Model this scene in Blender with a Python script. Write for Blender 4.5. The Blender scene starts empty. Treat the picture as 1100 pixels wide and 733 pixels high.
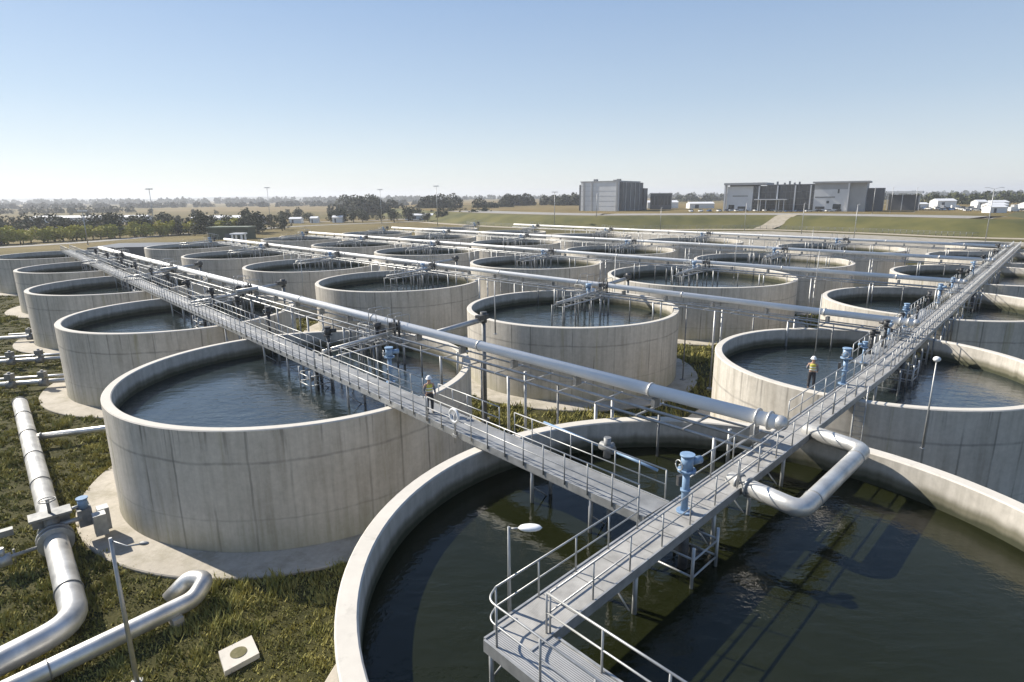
import bpy, bmesh, math, random
import numpy as np
from mathutils import Vector, Matrix
R_ = math.radians
random.seed(7); rng = np.random.default_rng(7)
C = bpy.context.scene.collection
S = bpy.context.scene

# ------------------------------------------------------------------ camera
CAMZ = 17.0; F = 640.0; ROLL = -0.009; HZ = 211.0
PIT = math.atan((366.5 - HZ) / F)
cd = bpy.data.cameras.new('camera'); cam = bpy.data.objects.new('camera', cd); C.objects.link(cam)
s_, c_ = math.sin(ROLL), math.cos(ROLL); sp, cp = math.sin(PIT), math.cos(PIT)
right = Vector((c_, s_ * sp, s_ * cp)); up = Vector((-s_, c_ * sp, c_ * cp)); fwd = Vector((0, cp, -sp))
mw = Matrix((( right.x, up.x, -fwd.x, 0), (right.y, up.y, -fwd.y, 0), (right.z, up.z, -fwd.z, CAMZ), (0, 0, 0, 1)))
cam.matrix_world = mw
cd.sensor_width = 36; cd.lens = 36 * F / 1100; cd.clip_start = 0.1; cd.clip_end = 20000
S.camera = cam
S.render.resolution_x = 1024; S.render.resolution_y = 682

# ------------------------------------------------------------------ sky, sun, exposure
SUN_EL, SUN_AZ = R_(37), (-0.87, 0.49)
w = bpy.data.worlds.new('World'); S.world = w; w.use_nodes = True
nt = w.node_tree; nt.nodes.clear()
sky = nt.nodes.new('ShaderNodeTexSky'); sky.sky_type = 'NISHITA'; sky.sun_disc = False
sky.sun_elevation = SUN_EL; sky.sun_rotation = math.atan2(SUN_AZ[0], SUN_AZ[1])
sky.altitude = 0; sky.air_density = 1.0; sky.dust_density = 0.15; sky.ozone_density = 2.0
bg = nt.nodes.new('ShaderNodeBackground'); bg.inputs[1].default_value = 0.088
wo = nt.nodes.new('ShaderNodeOutputWorld')
hs = nt.nodes.new('ShaderNodeHueSaturation'); hs.inputs['Saturation'].default_value = .82; nt.links.new(sky.outputs[0], hs.inputs['Color']); 
tcw = nt.nodes.new('ShaderNodeTexCoord'); sxw = nt.nodes.new('ShaderNodeSeparateXYZ'); nt.links.new(tcw.outputs['Generated'], sxw.inputs[0])
rw = nt.nodes.new('ShaderNodeValToRGB'); nt.links.new(sxw.outputs[2], rw.inputs[0]); ew = rw.color_ramp.elements
SKYR = [(0, (.42, .445, .46)), (.05, (.385, .425, .465)), (.14, (.27, .345, .435)), (.31, (.155, .245, .40)), (.65, (.075, .15, .32)), (1, (.06, .125, .28))]
while len(ew) < len(SKYR): ew.new(.5)
for i_, (p_, c_i) in enumerate(SKYR): ew[i_].position = p_; ew[i_].color = (*c_i, 1)
vm = nt.nodes.new('ShaderNodeVectorMath'); vm.operation = 'SCALE'; vm.inputs['Scale'].default_value = 1 / .088; nt.links.new(rw.outputs[0], vm.inputs[0])
mxw = nt.nodes.new('ShaderNodeMix'); mxw.data_type = 'RGBA'; mxw.inputs[0].default_value = .72; nt.links.new(hs.outputs[0], mxw.inputs[6]); nt.links.new(vm.outputs[0], mxw.inputs[7]); nt.links.new(mxw.outputs[2], bg.inputs[0]); nt.links.new(bg.outputs[0], wo.inputs[0])
sl = bpy.data.lights.new('sun', 'SUN'); sl.energy = 5.0; sl.angle = R_(0.5); sl.color = (1.0, 0.93, 0.82)
so = bpy.data.objects.new('sun', sl); C.objects.link(so)
sd = Vector((SUN_AZ[0] * math.cos(SUN_EL), SUN_AZ[1] * math.cos(SUN_EL), math.sin(SUN_EL)))
so.rotation_euler = sd.to_track_quat('Z', 'Y').to_euler()
S.view_settings.view_transform = 'Standard'; S.view_settings.look = 'None'
S.view_settings.exposure = 0.78; S.view_settings.gamma = 1.0; S.view_settings.use_curve_mapping = False

# ------------------------------------------------------------------ materials
def newmat(name, col=(.5, .5, .5), rough=.7, metal=0.0, spec=.5):
    m = bpy.data.materials.new(name); m.use_nodes = True
    b = m.node_tree.nodes['Principled BSDF']
    b.inputs['Base Color'].default_value = (*col, 1); b.inputs['Roughness'].default_value = rough
    b.inputs['Metallic'].default_value = metal; b.inputs['Specular IOR Level'].default_value = spec
    return m
class NT:
    def __init__(s, m): s.t = m.node_tree; s.b = s.t.nodes['Principled BSDF']
    def n(s, k, **kw):
        n = s.t.nodes.new('ShaderNode' + k)
        for a, v in kw.items(): setattr(n, a, v)
        return n
    def l(s, a, b): s.t.links.new(a, b)
    def val(s, sock, v):
        if hasattr(v, 'links') or isinstance(v, bpy.types.NodeSocket): s.l(v, sock)
        else: sock.default_value = v
    def math(s, op, a, b=0.0, c=None):
        n = s.n('Math', operation=op); s.val(n.inputs[0], a); s.val(n.inputs[1], b)
        if c is not None: s.val(n.inputs[2], c)
        return n.outputs[0]
    def noise(s, vec, scale, detail=4, rough=.55, mapping=None):
        if mapping:
            mp = s.n('Mapping'); mp.inputs['Scale'].default_value = mapping; s.l(vec, mp.inputs[0]); vec = mp.outputs[0]
        n = s.n('TexNoise'); s.l(vec, n.inputs['Vector']); n.inputs['Scale'].default_value = scale
        n.inputs['Detail'].default_value = detail; n.inputs['Roughness'].default_value = rough
        return n.outputs['Fac']
    def ramp(s, fac, stops):
        n = s.n('ValToRGB'); s.l(fac, n.inputs[0]); e = n.color_ramp.elements
        while len(e) < len(stops): e.new(.5)
        for i, (p, c) in enumerate(stops):
            e[i].position = p; e[i].color = (*c, 1) if len(c) == 3 else c
        return n.outputs[0]
    def mix(s, fac, a, b, mode='MIX'):
        n = s.n('Mix', data_type='RGBA', blend_type=mode)
        s.val(n.inputs[0], fac)
        for k, v in ((6, a), (7, b)):
            if isinstance(v, tuple): n.inputs[k].default_value = (*v, 1)
            else: s.l(v, n.inputs[k])
        return n.outputs[2]
    def smooth(s, v, a, b, lo=0, hi=1):
        n = s.n('MapRange', interpolation_type='SMOOTHSTEP'); s.val(n.inputs[0], v)
        n.inputs[1].default_value = a; n.inputs[2].default_value = b; n.inputs[3].default_value = lo; n.inputs[4].default_value = hi
        return n.outputs[0]
    def bump(s, h, strength, dist=.02):
        n = s.n('Bump'); n.inputs['Strength'].default_value = strength; n.inputs['Distance'].default_value = dist
        s.l(h, n.inputs['Height']); s.l(n.outputs[0], s.b.inputs['Normal'])

def noisy(name, a, b, scale, rough=.8, metal=0., bump=0., bscale=None, obj=True, spec=.4, detail=5):
    m = newmat(name, a, rough, metal, spec); t = NT(m); tc = t.n('TexCoord'); v = tc.outputs['Object']
    f = t.noise(v, scale, detail); t.l(t.ramp(f, [(.32, a), (.68, b)]), t.b.inputs['Base Color'])
    if bump: t.bump(t.noise(v, bscale or scale * 4, 4), bump)
    return m

def concrete(kind):
    m = newmat('concrete_' + kind, (.4, .38, .35), .9, 0, .25); t = NT(m)
    tc = t.n('TexCoord'); v = tc.outputs['Object']
    oi = t.n('ObjectInfo'); ad = t.n('VectorMath', operation='ADD'); t.l(v, ad.inputs[0])
    ml = t.math('MULTIPLY', oi.outputs['Random'], 53.0); t.l(ml, ad.inputs[1]); vr = ad.outputs[0]
    sx = t.n('SeparateXYZ'); t.l(v, sx.inputs[0]); z = sx.outputs[2]
    col = t.ramp(t.noise(vr, .35, 6, .6), [(.3, (.50, .466, .408)), (.7, (.62, .58, .515))])
    fine = t.noise(vr, 3.5, 6, .7)
    col = t.mix(.6, col, t.ramp(fine, [(.3, (.70, .70, .70)), (.7, (1, 1, 1))]), 'MULTIPLY')
    if kind == 'outer':
        # board and panel seams round the wall, at 36 equal angles
        an = t.math('ARCTAN2', sx.outputs[1], sx.outputs[0])
        wob = t.math('MULTIPLY', t.math('SUBTRACT', t.noise(vr, .8, 2), .5), .06)
        fr = t.math('FRACT', t.math('ADD', t.math('MULTIPLY', an, 36 / (2 * math.pi)), t.math('ADD', wob, 40.0)))
        dd = t.math('ABSOLUTE', t.math('SUBTRACT', fr, .5))
        seam = t.smooth(dd, .012, .045, 1, 0)
        amt = t.smooth(t.noise(vr, .5, 3, mapping=(1, 1, .35)), .40, .62, 0.05, .6)
        seam = t.math('MULTIPLY', seam, amt)
        col = t.mix(seam, col, (.13, .125, .11))
        # soft vertical rain streaks
        st = t.noise(vr, 2.2, 5, .6, mapping=(1, 1, .07))
        col = t.mix(.5, col, t.ramp(st, [(.32, (.55, .53, .49)), (.55, (.95, .95, .94)), (.75, (1.08, 1.07, 1.05))]), 'MULTIPLY')
        st2 = t.noise(vr, 5.5, 3, .6, mapping=(1, 1, .035)); topf = t.smooth(z, 6.5, 4.2, 1, 0)
        k = t.math('MULTIPLY', t.smooth(st2, .56, .70), t.math('MULTIPLY', topf, .5))
        col = t.mix(k, col, (.12, .115, .10))
        # pour joints
        jw = t.math('ADD', t.math('MULTIPLY', t.math('SUBTRACT', t.noise(vr, .6, 4), .5), .22), t.math('MULTIPLY', t.math('SUBTRACT', oi.outputs['Random'], .5), .5))
        for zj, wd, am in ((4.75, .07, .5), (1.75, .05, .28)):
            d = t.math('ABSOLUTE', t.math('SUBTRACT', t.math('ADD', z, jw), zj))
            k = t.math('MULTIPLY', t.smooth(d, wd * .2, wd * 1.6, 1, 0), t.smooth(t.noise(vr, 1.1, 3), .3, .6, am * .4, am))
            col = t.mix(k, col, (.16, .155, .145))
        # pale olive weathering towards the foot and in a few runs
        k = t.math('MULTIPLY', t.smooth(t.math('ADD', z, t.math('MULTIPLY', st, 2.5)), 3.6, 1.2), .45)
        col = t.mix(k, col, (.27, .26, .15))
        g = t.noise(vr, 1.3, 4, .6, mapping=(1, 1, .06))
        k = t.smooth(g, .60, .74, 0, .5); col = t.mix(k, col, (.30, .27, .15))
        t.bump(t.noise(vr, 9, 5), .25, .02)
    if kind == 'inner':
        n = t.noise(vr, 1.5, 4, .6, mapping=(1, 1, .3))
        zz = t.math('ADD', z, t.math('MULTIPLY', t.math('SUBTRACT', n, .5), .35))
        k = t.smooth(zz, 5.95, 5.55, 0, .85); col = t.mix(k, col, (.10, .095, .055))
        k = t.smooth(zz, 5.5, 5.3, 0, .85); col = t.mix(k, col, (.035, .04, .02))
        st = t.noise(vr, 3.0, 4, .6, mapping=(1, 1, .1))
        col = t.mix(.5, col, t.ramp(st, [(.35, (.6, .6, .57)), (.65, (1, 1, 1))]), 'MULTIPLY')
    if kind == 'rim':
        col = t.mix(.5, col, (.56, .53, .47)); 
        k = t.smooth(t.noise(vr, 1.6, 5, .7), .55, .8, 0, .5); col = t.mix(k, col, (.22, .21, .18))
    if kind == 'slab':
        col = t.mix(1, col, (.82, .80, .76), 'MULTIPLY')
        k = t.smooth(t.noise(vr, .6, 8, .7), .45, .66, 0, .6); col = t.mix(k, col, (.24, .22, .16))
        t.bump(t.noise(vr, 12, 4), .2, .01)
    t.l(col, t.b.inputs['Base Color'])
    return m
CO = {k: concrete(k) for k in ('outer', 'inner', 'rim', 'slab')}

def water_mat(near=False):
    m = newmat('near_tank_water' if near else 'tank_water', (.02, .024, .014), .045, 0, .5); t = NT(m)
    g = t.n('NewGeometry'); v = g.outputs['Position']
    big = t.noise(v, .16, 3, .6)
    t.l(t.ramp(big, [(.3, (.0085, .0105, .0035)), (.72, (.0125, .0145, .0052))] if near else [(.3, (.014, .022, .024)), (.72, (.022, .030, .030))]), t.b.inputs['Base Color'])
    t.b.inputs['IOR'].default_value = 1.33 if near else 1.95
    a = t.noise(v, 1.1, 3, .55, mapping=(1, 1.7, 1)); b = t.noise(v, 5.0, 3, .6, mapping=(1.5, 1, 1))
    pat = t.smooth(t.noise(v, .12, 3, .6), .35, .65, .35, 1)
    h = t.math('ADD', a, t.math('MULTIPLY', b, .28))
    t.bump(t.math('MULTIPLY', h, pat), .4 if near else .55, .12)
    return m
WAT = water_mat(); WATN = water_mat(True)

def ground_mat():
    m = newmat('field_ground', (.1, .1, .05), .95, 0, .15); t = NT(m)
    g = t.n('NewGeometry'); v = g.outputs['Position']
    a = t.ramp(t.noise(v, .5, 7, .7), [(.3, (.030, .031, .010)), (.55, (.062, .058, .02)), (.75, (.13, .11, .05))])
    # far fields: tan and green parcels
    vo = t.n('TexVoronoi'); mp = t.n('Mapping'); mp.inputs['Scale'].default_value = (.0022, .0065, 1)
    t.l(v, mp.inputs[0]); t.l(mp.outputs[0], vo.inputs['Vector']); vo.inputs['Scale'].default_value = 1
    sx = t.n('SeparateColor'); t.l(vo.outputs['Color'], sx.inputs[0])
    b = t.ramp(sx.outputs[0], [(.1, (.20, .145, .055)), (.4, (.10, .088, .03)), (.65, (.25, .18, .08)), (.9, (.15, .12, .045))])
    b = t.mix(.7, b, t.ramp(t.noise(v, .03, 6, .7), [(.3, (.45, .45, .42)), (.7, (1.1, 1.1, 1.1))]), 'MULTIPLY')
    ln = t.n('VectorMath', operation='LENGTH'); t.l(v, ln.inputs[0])
    k = t.smooth(ln.outputs['Value'], 150, 260)
    t.l(t.mix(k, a, b), t.b.inputs['Base Color'])
    t.bump(t.noise(v, 3, 5, .7), .8, .15)
    return m
GND = ground_mat()
STEEL = noisy('galvanised_steel', (.31, .315, .31), (.46, .46, .45), 2.5, .48, .55)
STEELD = noisy('weathered_steel', (.16, .165, .165), (.27, .27, .265), 3, .6, .5)
PIPE = noisy('bright_pipe_metal', (.38, .375, .36), (.70, .69, .66), .9, .40, .6, .08, 9)
PIPEB = noisy('pale_painted_pipe', (.74, .735, .71), (.82, .81, .785), .9, .5, 0)
DARK = noisy('dark_gear_metal', (.045, .045, .045), (.10, .10, .10), 4, .55, .3)
BLUE = noisy('blue_enamel', (.15, .24, .37), (.24, .345, .47), 3, .4, 0)
BLUED = noisy('dark_blue_enamel', (.04, .10, .22), (.08, .17, .32), 3, .4, 0)
WHITE = noisy('white_paint', (.66, .66, .65), (.80, .80, .79), 2, .5)
GLASS = newmat('dark_glazing', (.02, .028, .035), .08, 0, .8)
CLAD = noisy('grey_cladding', (.33, .335, .34), (.40, .405, .41), .15, .55, .2)
CLADL = noisy('pale_cladding', (.62, .625, .63), (.70, .705, .71), .15, .6, 0)
CLADD = noisy('dark_cladding', (.08, .085, .095), (.12, .125, .135), .15, .5, .2)
BANK = noisy('bank_grass', (.050, .055, .010), (.125, .112, .028), .06, .95, 0, .6, 1.2, detail=9)
ASPH = noisy('pale_asphalt', (.22, .21, .19), (.30, .285, .26), .3, .9)
PATH = noisy('gravel_path', (.30, .26, .19), (.40, .35, .27), .5, .95)
LEAFD = noisy('dark_leaves', (.016, .024, .010), (.050, .062, .024), 1.1, .8, detail=2)
LEAFY = noisy('yellow_green_leaves', (.30, .29, .035), (.46, .42, .08), 1.0, .8, detail=2)
LEAFM = noisy('mid_green_leaves', (.045, .058, .018), (.095, .10, .035), 1.0, .8, detail=2)
BARK = noisy('bark', (.05, .04, .03), (.09, .075, .055), 3, .9)
GRASS = noisy('grass_blades', (.10, .105, .022), (.36, .32, .095), .9, .9, detail=6)
VEST = noisy('yellow_vest_cloth', (.50, .46, .07), (.62, .56, .12), 8, .8)
def tread_mat():
    m = newmat('grating', (.4, .4, .4), .5, .4); t = NT(m); v = t.n('NewGeometry').outputs['Position']
    wv = t.n('TexWave', wave_type='BANDS', bands_direction='DIAGONAL'); t.l(v, wv.inputs[0]); wv.inputs['Scale'].default_value = 8.5
    wv.inputs['Distortion'].default_value = 0
    c = t.ramp(wv.outputs['Fac'], [(.25, (.20, .20, .20)), (.5, (.47, .47, .46))])
    c = t.mix(.5, c, t.ramp(t.noise(v, .9, 5, .7), [(.3, (.6, .6, .58)), (.7, (1.05, 1.05, 1.05))]), 'MULTIPLY')
    t.l(c, t.b.inputs['Base Color']); return m
GRATE = tread_mat()
DECK1 = noisy('left_walkway_deck', (.17, .175, .178), (.32, .325, .325), 1.1, .6, .3, .4, 30)
def deck_mat():
    m = newmat('walkway_deck', (.3, .3, .3), .7, .1); t = NT(m); v = t.n('NewGeometry').outputs['Position']
    c = t.ramp(t.noise(v, 1.3, 6, .65), [(.32, (.25, .243, .228)), (.68, (.43, .42, .395))])
    for sc, a, b_, k in ((.185 * 2, .9965, .999, .75), (10.0, .4, .9, .22)):
        wv = t.n('TexWave', wave_type='BANDS', bands_direction='DIAGONAL'); t.l(v, wv.inputs[0]); wv.inputs['Scale'].default_value = sc; wv.inputs['Distortion'].default_value = 0
        c = t.mix(t.smooth(wv.outputs['Fac'], a, b_, 0, k), c, (.06, .06, .058))
    t.l(c, t.b.inputs['Base Color']); return m
DECK = deck_mat()

# ------------------------------------------------------------------ mesh builder
class MB:
    def __init__(s): s.v = []; s.f = []; s.sm = []; s.mi = []
    def add(s, vs, fs, smooth=False, mi=0):
        b = len(s.v); s.v += [tuple(p) for p in vs]
        for f in fs: s.f.append(tuple(i + b for i in f)); s.sm.append(smooth); s.mi.append(mi)
        return s
    def box(s, c, size, ax=None, mi=0):
        """ax: direction of the box's long local x in plan (2D or 3D vector)"""
        X = Vector(ax if ax is not None else (1, 0, 0)); X = Vector((X[0], X[1], X[2] if len(X) > 2 else 0)).normalized()
        Y = Vector((0, 0, 1)).cross(X); Y = Y.normalized() if Y.length > 1e-6 else Vector((0, 1, 0)); Z = X.cross(Y)
        c = Vector(c); a, b, d = [q / 2 for q in size]
        e = min(.012, .18 * min(size))
        vs = []
        for sz in (-1, 1):
            for (px, py) in ((-1, -1), (1, -1), (1, 1), (-1, 1)):
                vs.append(c + X * a * px + Y * b * py + Z * d * sz)
        return s.add(vs, [(0, 3, 2, 1), (4, 5, 6, 7), (0, 1, 5, 4), (1, 2, 6, 5), (2, 3, 7, 6), (3, 0, 4, 7)], mi=mi)
    def tube(s, pts, r, n=8, cap=True, mi=0, rs=None):
        pts = [Vector(p) for p in pts]; m = len(pts); vs = []; fs = []
        prev = None
        for i, p in enumerate(pts):
            if i == 0: t = pts[1] - p
            elif i == m - 1: t = p - pts[i - 1]
            else: t = (pts[i + 1] - p).normalized() + (p - pts[i - 1]).normalized()
            t.normalize()
            if prev is None:
                a = Vector((0, 0, 1)) if abs(t.z) < .9 else Vector((1, 0, 0)); u = t.cross(a).normalized()
            else: u = (prev - t * prev.dot(t)).normalized()
            prev = u; q = t.cross(u); rr = rs[i] if rs else r
            for k in range(n):
                an = 2 * math.pi * k / n; vs.append(p + (u * math.cos(an) + q * math.sin(an)) * rr)
        for i in range(m - 1):
            for k in range(n):
                fs.append((i * n + k, i * n + (k + 1) % n, (i + 1) * n + (k + 1) % n, (i + 1) * n + k))
        s.add(vs, fs, True, mi)
        if cap:
            b = len(s.v) - m * n
            s.f.append(tuple(b + k for k in reversed(range(n)))); s.sm.append(False); s.mi.append(mi)
            s.f.append(tuple(b + (m - 1) * n + k for k in range(n))); s.sm.append(False); s.mi.append(mi)
        return s
    def cyl(s, a, b, r, n=10, r2=None, mi=0): return s.tube([a, b], r, n, True, mi, rs=[r, r if r2 is None else r2])
    def ball(s, c, r, n=10, m=6, sc=(1, 1, 1), mi=0):
        vs = []; fs = []; c = Vector(c)
        for i in range(m + 1):
            th = math.pi * i / m
            for k in range(n):
                ph = 2 * math.pi * k / n
                vs.append(c + Vector((r * sc[0] * math.sin(th) * math.cos(ph), r * sc[1] * math.sin(th) * math.sin(ph), r * sc[2] * math.cos(th))))
        for i in range(m):
            for k in range(n): fs.append((i * n + k, (i + 1) * n + k, (i + 1) * n + (k + 1) % n, i * n + (k + 1) % n))
        return s.add(vs, fs, True, mi)
    def lathe(s, prof, c=(0, 0, 0), n=24, mi=0, smooth=True, closed=False):
        vs = []; fs = []; m = len(prof)
        for (r, z) in prof:
            for k in range(n):
                a = 2 * math.pi * k / n; vs.append((c[0] + r * math.cos(a), c[1] + r * math.sin(a), c[2] + z))
        for i in range(m - 1):
            for k in range(n): fs.append((i * n + k, i * n + (k + 1) % n, (i + 1) * n + (k + 1) % n, (i + 1) * n + k))
        return s.add(vs, fs, smooth, mi)
    def build(s, name, mats, parent=None, loc=None):
        me = bpy.data.meshes.new(name)
        o0 = Vector(loc) if loc is not None else (Vector(parent.location) if parent is not None and parent.parent is None else Vector((0, 0, 0)))
        if parent is not None and parent.parent is not None: o0 = Vector(parent.parent.location)
        v = [(p[0] - o0[0], p[1] - o0[1], p[2] - o0[2]) for p in s.v]
        me.from_pydata(v, [], s.f)
        if not isinstance(mats, (list, tuple)): mats = [mats]
        for m in mats: me.materials.append(m)
        me.polygons.foreach_set('use_smooth', s.sm); me.polygons.foreach_set('material_index', s.mi); me.update()
        o = bpy.data.objects.new(name, me); C.objects.link(o)
        if parent is not None: o.parent = parent
        else: o.location = o0
        return o
def tag(o, label=None, cat=None, group=None, kind=None):
    if label: o['label'] = label
    if cat: o['category'] = cat
    if group: o['group'] = group
    if kind: o['kind'] = kind
    return o
def empty(name, loc, label=None, cat=None, group=None):
    o = bpy.data.objects.new(name, None); o.location = loc; o.empty_display_size = .3; C.objects.link(o)
    return tag(o, label, cat, group)
def copy_tree(o, parent=None):
    c = o.copy(); C.objects.link(c); c.parent = parent
    for ch in o.children: copy_tree(ch, c)
    return c
def V3(p, z): return Vector((p[0], p[1], z))
ORD = ['first', 'second', 'third', 'fourth', 'fifth', 'sixth', 'seventh', 'eighth', 'ninth', 'tenth', 'eleventh', 'twelfth']
def lerp(a, b, t): return (a[0] + (b[0] - a[0]) * t, a[1] + (b[1] - a[1]) * t)
def fillet(pts, r, n=6):
    pts = [Vector(p) for p in pts]; out = [pts[0]]
    for i in range(1, len(pts) - 1):
        p = pts[i]; a = (pts[i - 1] - p).normalized(); b = (pts[i + 1] - p).normalized()
        for k in range(n + 1):
            t = k / n; out.append((p + a * r) * (1 - t) ** 2 + p * 2 * t * (1 - t) + (p + b * r) * t * t)
    out.append(pts[-1]); return out

# ------------------------------------------------------------------ setting: ground, bank, roads, hills
def grid_ground():
    m = MB(); xs = [-8000, -4000, -2000, -1000, -500, -250, -120, -60, 0, 60, 120, 250, 500, 1000, 2000, 4000, 8000]
    ys = [-8000, -1000, -200, -50, 0, 50, 100, 200, 400, 800, 1600, 3200, 5600, 8000]
    vs = [(x, y, 0) for y in ys for x in xs]; n = len(xs)
    fs = [(j * n + i, j * n + i + 1, (j + 1) * n + i + 1, (j + 1) * n + i) for j in range(len(ys) - 1) for i in range(n - 1)]
    m.add(vs, fs); o = m.build('ground', GND); tag(o, 'olive and tan ground reaching to the horizon', kind='structure')
grid_ground()

BASE = [(-150, 640), (-90, 500), (-42, 405), (25, 325), (75, 312), (125, 303), (160, 268), (180, 238), (204, 226), (232, 238), (268, 290), (400, 400), (1100, 900)]
def catmull(P, n=8):
    out = []
    for i in range(len(P) - 1):
        p0 = P[max(i - 1, 0)]; p1 = P[i]; p2 = P[i + 1]; p3 = P[min(i + 2, len(P) - 1)]
        for k in range(n):
            t = k / n
            out.append(tuple(.5 * ((2 * p1[a]) + (-p0[a] + p2[a]) * t + (2 * p0[a] - 5 * p1[a] + 4 * p2[a] - p3[a]) * t * t + (-p0[a] + 3 * p1[a] - 3 * p2[a] + p3[a]) * t ** 3) for a in (0, 1)))
    out.append(P[-1]); return out
bc = catmull(BASE, 8)
CEN = (330, 900)
def offs(i, d):
    """step from base point i towards the plateau's inside"""
    a = bc[max(i - 1, 0)]; b = bc[min(i + 1, len(bc) - 1)]
    n = Vector((-(b[1] - a[1]), b[0] - a[0])).normalized()
    return (bc[i][0] + n.x * d, bc[i][1] + n.y * d)
PZ = 6.0
def bank():
    m = MB(); rows = []
    prof = [(0, .02), (5, .9), (10, 2.4), (15, 4.1), (19, 5.4), (23, PZ)]
    n = len(bc); vs = []
    for i in range(n):
        for d, z in prof:
            p = offs(i, d); vs.append((p[0], p[1], z))
    k = len(prof); fs = [(i * k + j, (i + 1) * k + j, (i + 1) * k + j + 1, i * k + j + 1) for i in range(n - 1) for j in range(k - 1)]
    m.add(vs, fs, True); o = m.build('grass_bank', BANK); tag(o, 'long green grass bank below the office buildings', kind='structure')
    m = MB(); top = [vs[i * k + k - 1] for i in range(n)]
    top2 = [(x, y, PZ + .02) for x, y, z in top]
    vs2 = top2 + [(1500, 2600, PZ + .02), (-250, 2600, PZ + .02)]
    m.add(vs2, [tuple(range(len(vs2)))]); o = m.build('plateau', GND); tag(o, 'flat raised ground behind the bank', kind='structure')
    bm = bmesh.new(); bm.from_mesh(o.data); bmesh.ops.triangulate(bm, faces=bm.faces[:]); bm.to_mesh(o.data); bm.free()
bank()
def strip(name, pts, wd, z, mat, label, kind='structure'):
    m = MB(); n = len(pts); vs = []
    for i, p in enumerate(pts):
        a = pts[max(i - 1, 0)]; b = pts[min(i + 1, n - 1)]; nn = Vector((-(b[1] - a[1]), b[0] - a[0])).normalized() * wd / 2
        zz = p[2] if len(p) > 2 else z
        vs += [(p[0] + nn.x, p[1] + nn.y, zz), (p[0] - nn.x, p[1] - nn.y, zz)]
    m.add(vs, [(2 * i, 2 * i + 1, 2 * i + 3, 2 * i + 2) for i in range(n - 1)])
    return tag(m.build(name, mat), label, kind=kind)
strip('path', [offs(i, -7) for i in range(14, 62)], 8, .06, PATH, 'tan gravel track along the foot of the grass bank')
strip('road', [offs(i, 44) for i in range(10, 60)], 34, PZ + .06, ASPH, 'pale road along the top of the bank')
strip('road', catmull([(-420, 60), (-260, 160), (-185, 235), (-165, 300), (-130, 380), (-75, 430), (-30, 470)]), 8, .06, ASPH, 'pale road running behind the tank field on the left')
strip('road', catmull([(-900, 420), (-500, 430), (-250, 440), (-120, 452), (-75, 520), (-60, 700)]), 8, .064, ASPH, 'pale road crossing the fields on the left')
def bank_fence():
    pts = [offs(i, -2) for i in range(18, 58)]; t = empty('wire_fence', (pts[0][0], pts[0][1], 0), 'low wire fence along the foot of the grass bank', 'fence')
    m = MB()
    for z in (.6, 1.2, 1.75): m.tube([(p[0], p[1], z) for p in pts], .05, 4)
    m.build('wire', STEELD, t)
    for a, b in zip(pts[:-1], pts[1:]):
        for f in (0, .5): m = MB(); p = lerp(a, b, f); m.cyl((p[0], p[1], 0), (p[0], p[1], 1.85), .09, 5); m.build('post', STEELD, t)
bank_fence()
def ramp_strip():
    prof = [(0, .02), (5, .9), (10, 2.4), (15, 4.1), (19, 5.4), (23, PZ)]
    i0 = min(range(len(bc)), key=lambda i: math.hypot(bc[i][0] - 124, bc[i][1] - 303)); vs = []
    dirn = -1 if bc[i0 + 3][0] < bc[i0][0] else 1
    b0 = Vector((*offs(i0, 0), 0)); tn = (Vector((*offs(i0 + 1, 0), 0)) - b0).normalized()
    b0 = Vector((125, 300, 0)); inn = Vector((.35, .94, 0)).normalized(); al = Vector((.94, -.35, 0)).normalized()
    for k in range(12):
        f = k / 11; p = b0 + al * (16 * f) + inn * (30 * f)
        # height of the bank under p
        best = min(range(len(bc)), key=lambda i: (bc[i][0] - p.x) ** 2 + (bc[i][1] - p.y) ** 2); dist = math.hypot(bc[best][0] - p.x, bc[best][1] - p.y)
        z = float(np.interp(dist, [a for a, _ in prof], [b for _, b in prof])) + .35
        if k == 0: z = .2
        for s in (-4.5, 4.5): q = p + al * s; vs.append((q.x, q.y, z))
    m = MB(); m.add(vs, [(2 * i, 2 * i + 1, 2 * i + 3, 2 * i + 2) for i in range(11)]); tag(m.build('path', PATH), 'pale ramp climbing the grass bank', kind='structure')
ramp_strip()
strip('road', catmull([(190, 196), (215, 222), (245, 262), (330, 330), (600, 520)]), 10, .07, ASPH, 'pale road curving round the right end of the bank')
# gravelled yard round the tanks
GRAV = noisy('pale_gravel', (.20, .18, .145), (.36, .33, .27), .35, .95, detail=8)
m = MB(); yp = [(-44, 222), (-10, 238), (40, 212), (92, 172), (112, 135), (150, 175), (172, 212), (150, 250), (122, 282), (70, 292), (20, 280)]; m.add([(x, y, .03) for x, y in yp], [tuple(range(len(yp)))]); tag(m.build('gravel_yard', GRAV), 'pale gravel ground between the tanks and the bank', kind='structure')
def hill(name, Y, x0, x1, h, mat, label, seed, dep=600, n=160):
    m = MB(); vs = []; r = random.Random(seed); ph = [r.uniform(0, 9) for _ in range(8)]
    for i in range(n + 1):
        x = x0 + (x1 - x0) * i / n; t = i / n
        k = sum(math.sin(t * (6 + 7 * a) + ph[a]) / (1 + a) for a in range(7)) * .28 + .62
        e = min(1, t * 6, (1 - t) * 6)
        vs += [(x, Y - dep, 0), (x, Y, max(2, h(t) * max(.25, k) * e)), (x, Y + dep * .9, 0)]
    m.add(vs, [(3 * i + a, 3 * i + a + 3, 3 * i + a + 4, 3 * i + a + 1) for i in range(n) for a in (0, 1)], True)
    tag(m.build(name, mat), label, kind='structure')
HILL = noisy('hill_woods', (.05, .06, .03), (.10, .10, .05), .004, .95)
hill('hills', 6200, -7600, -900, lambda t: 95 * (1 - t) + 22, HILL, 'low wooded hills along the far left horizon', 2)
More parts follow.
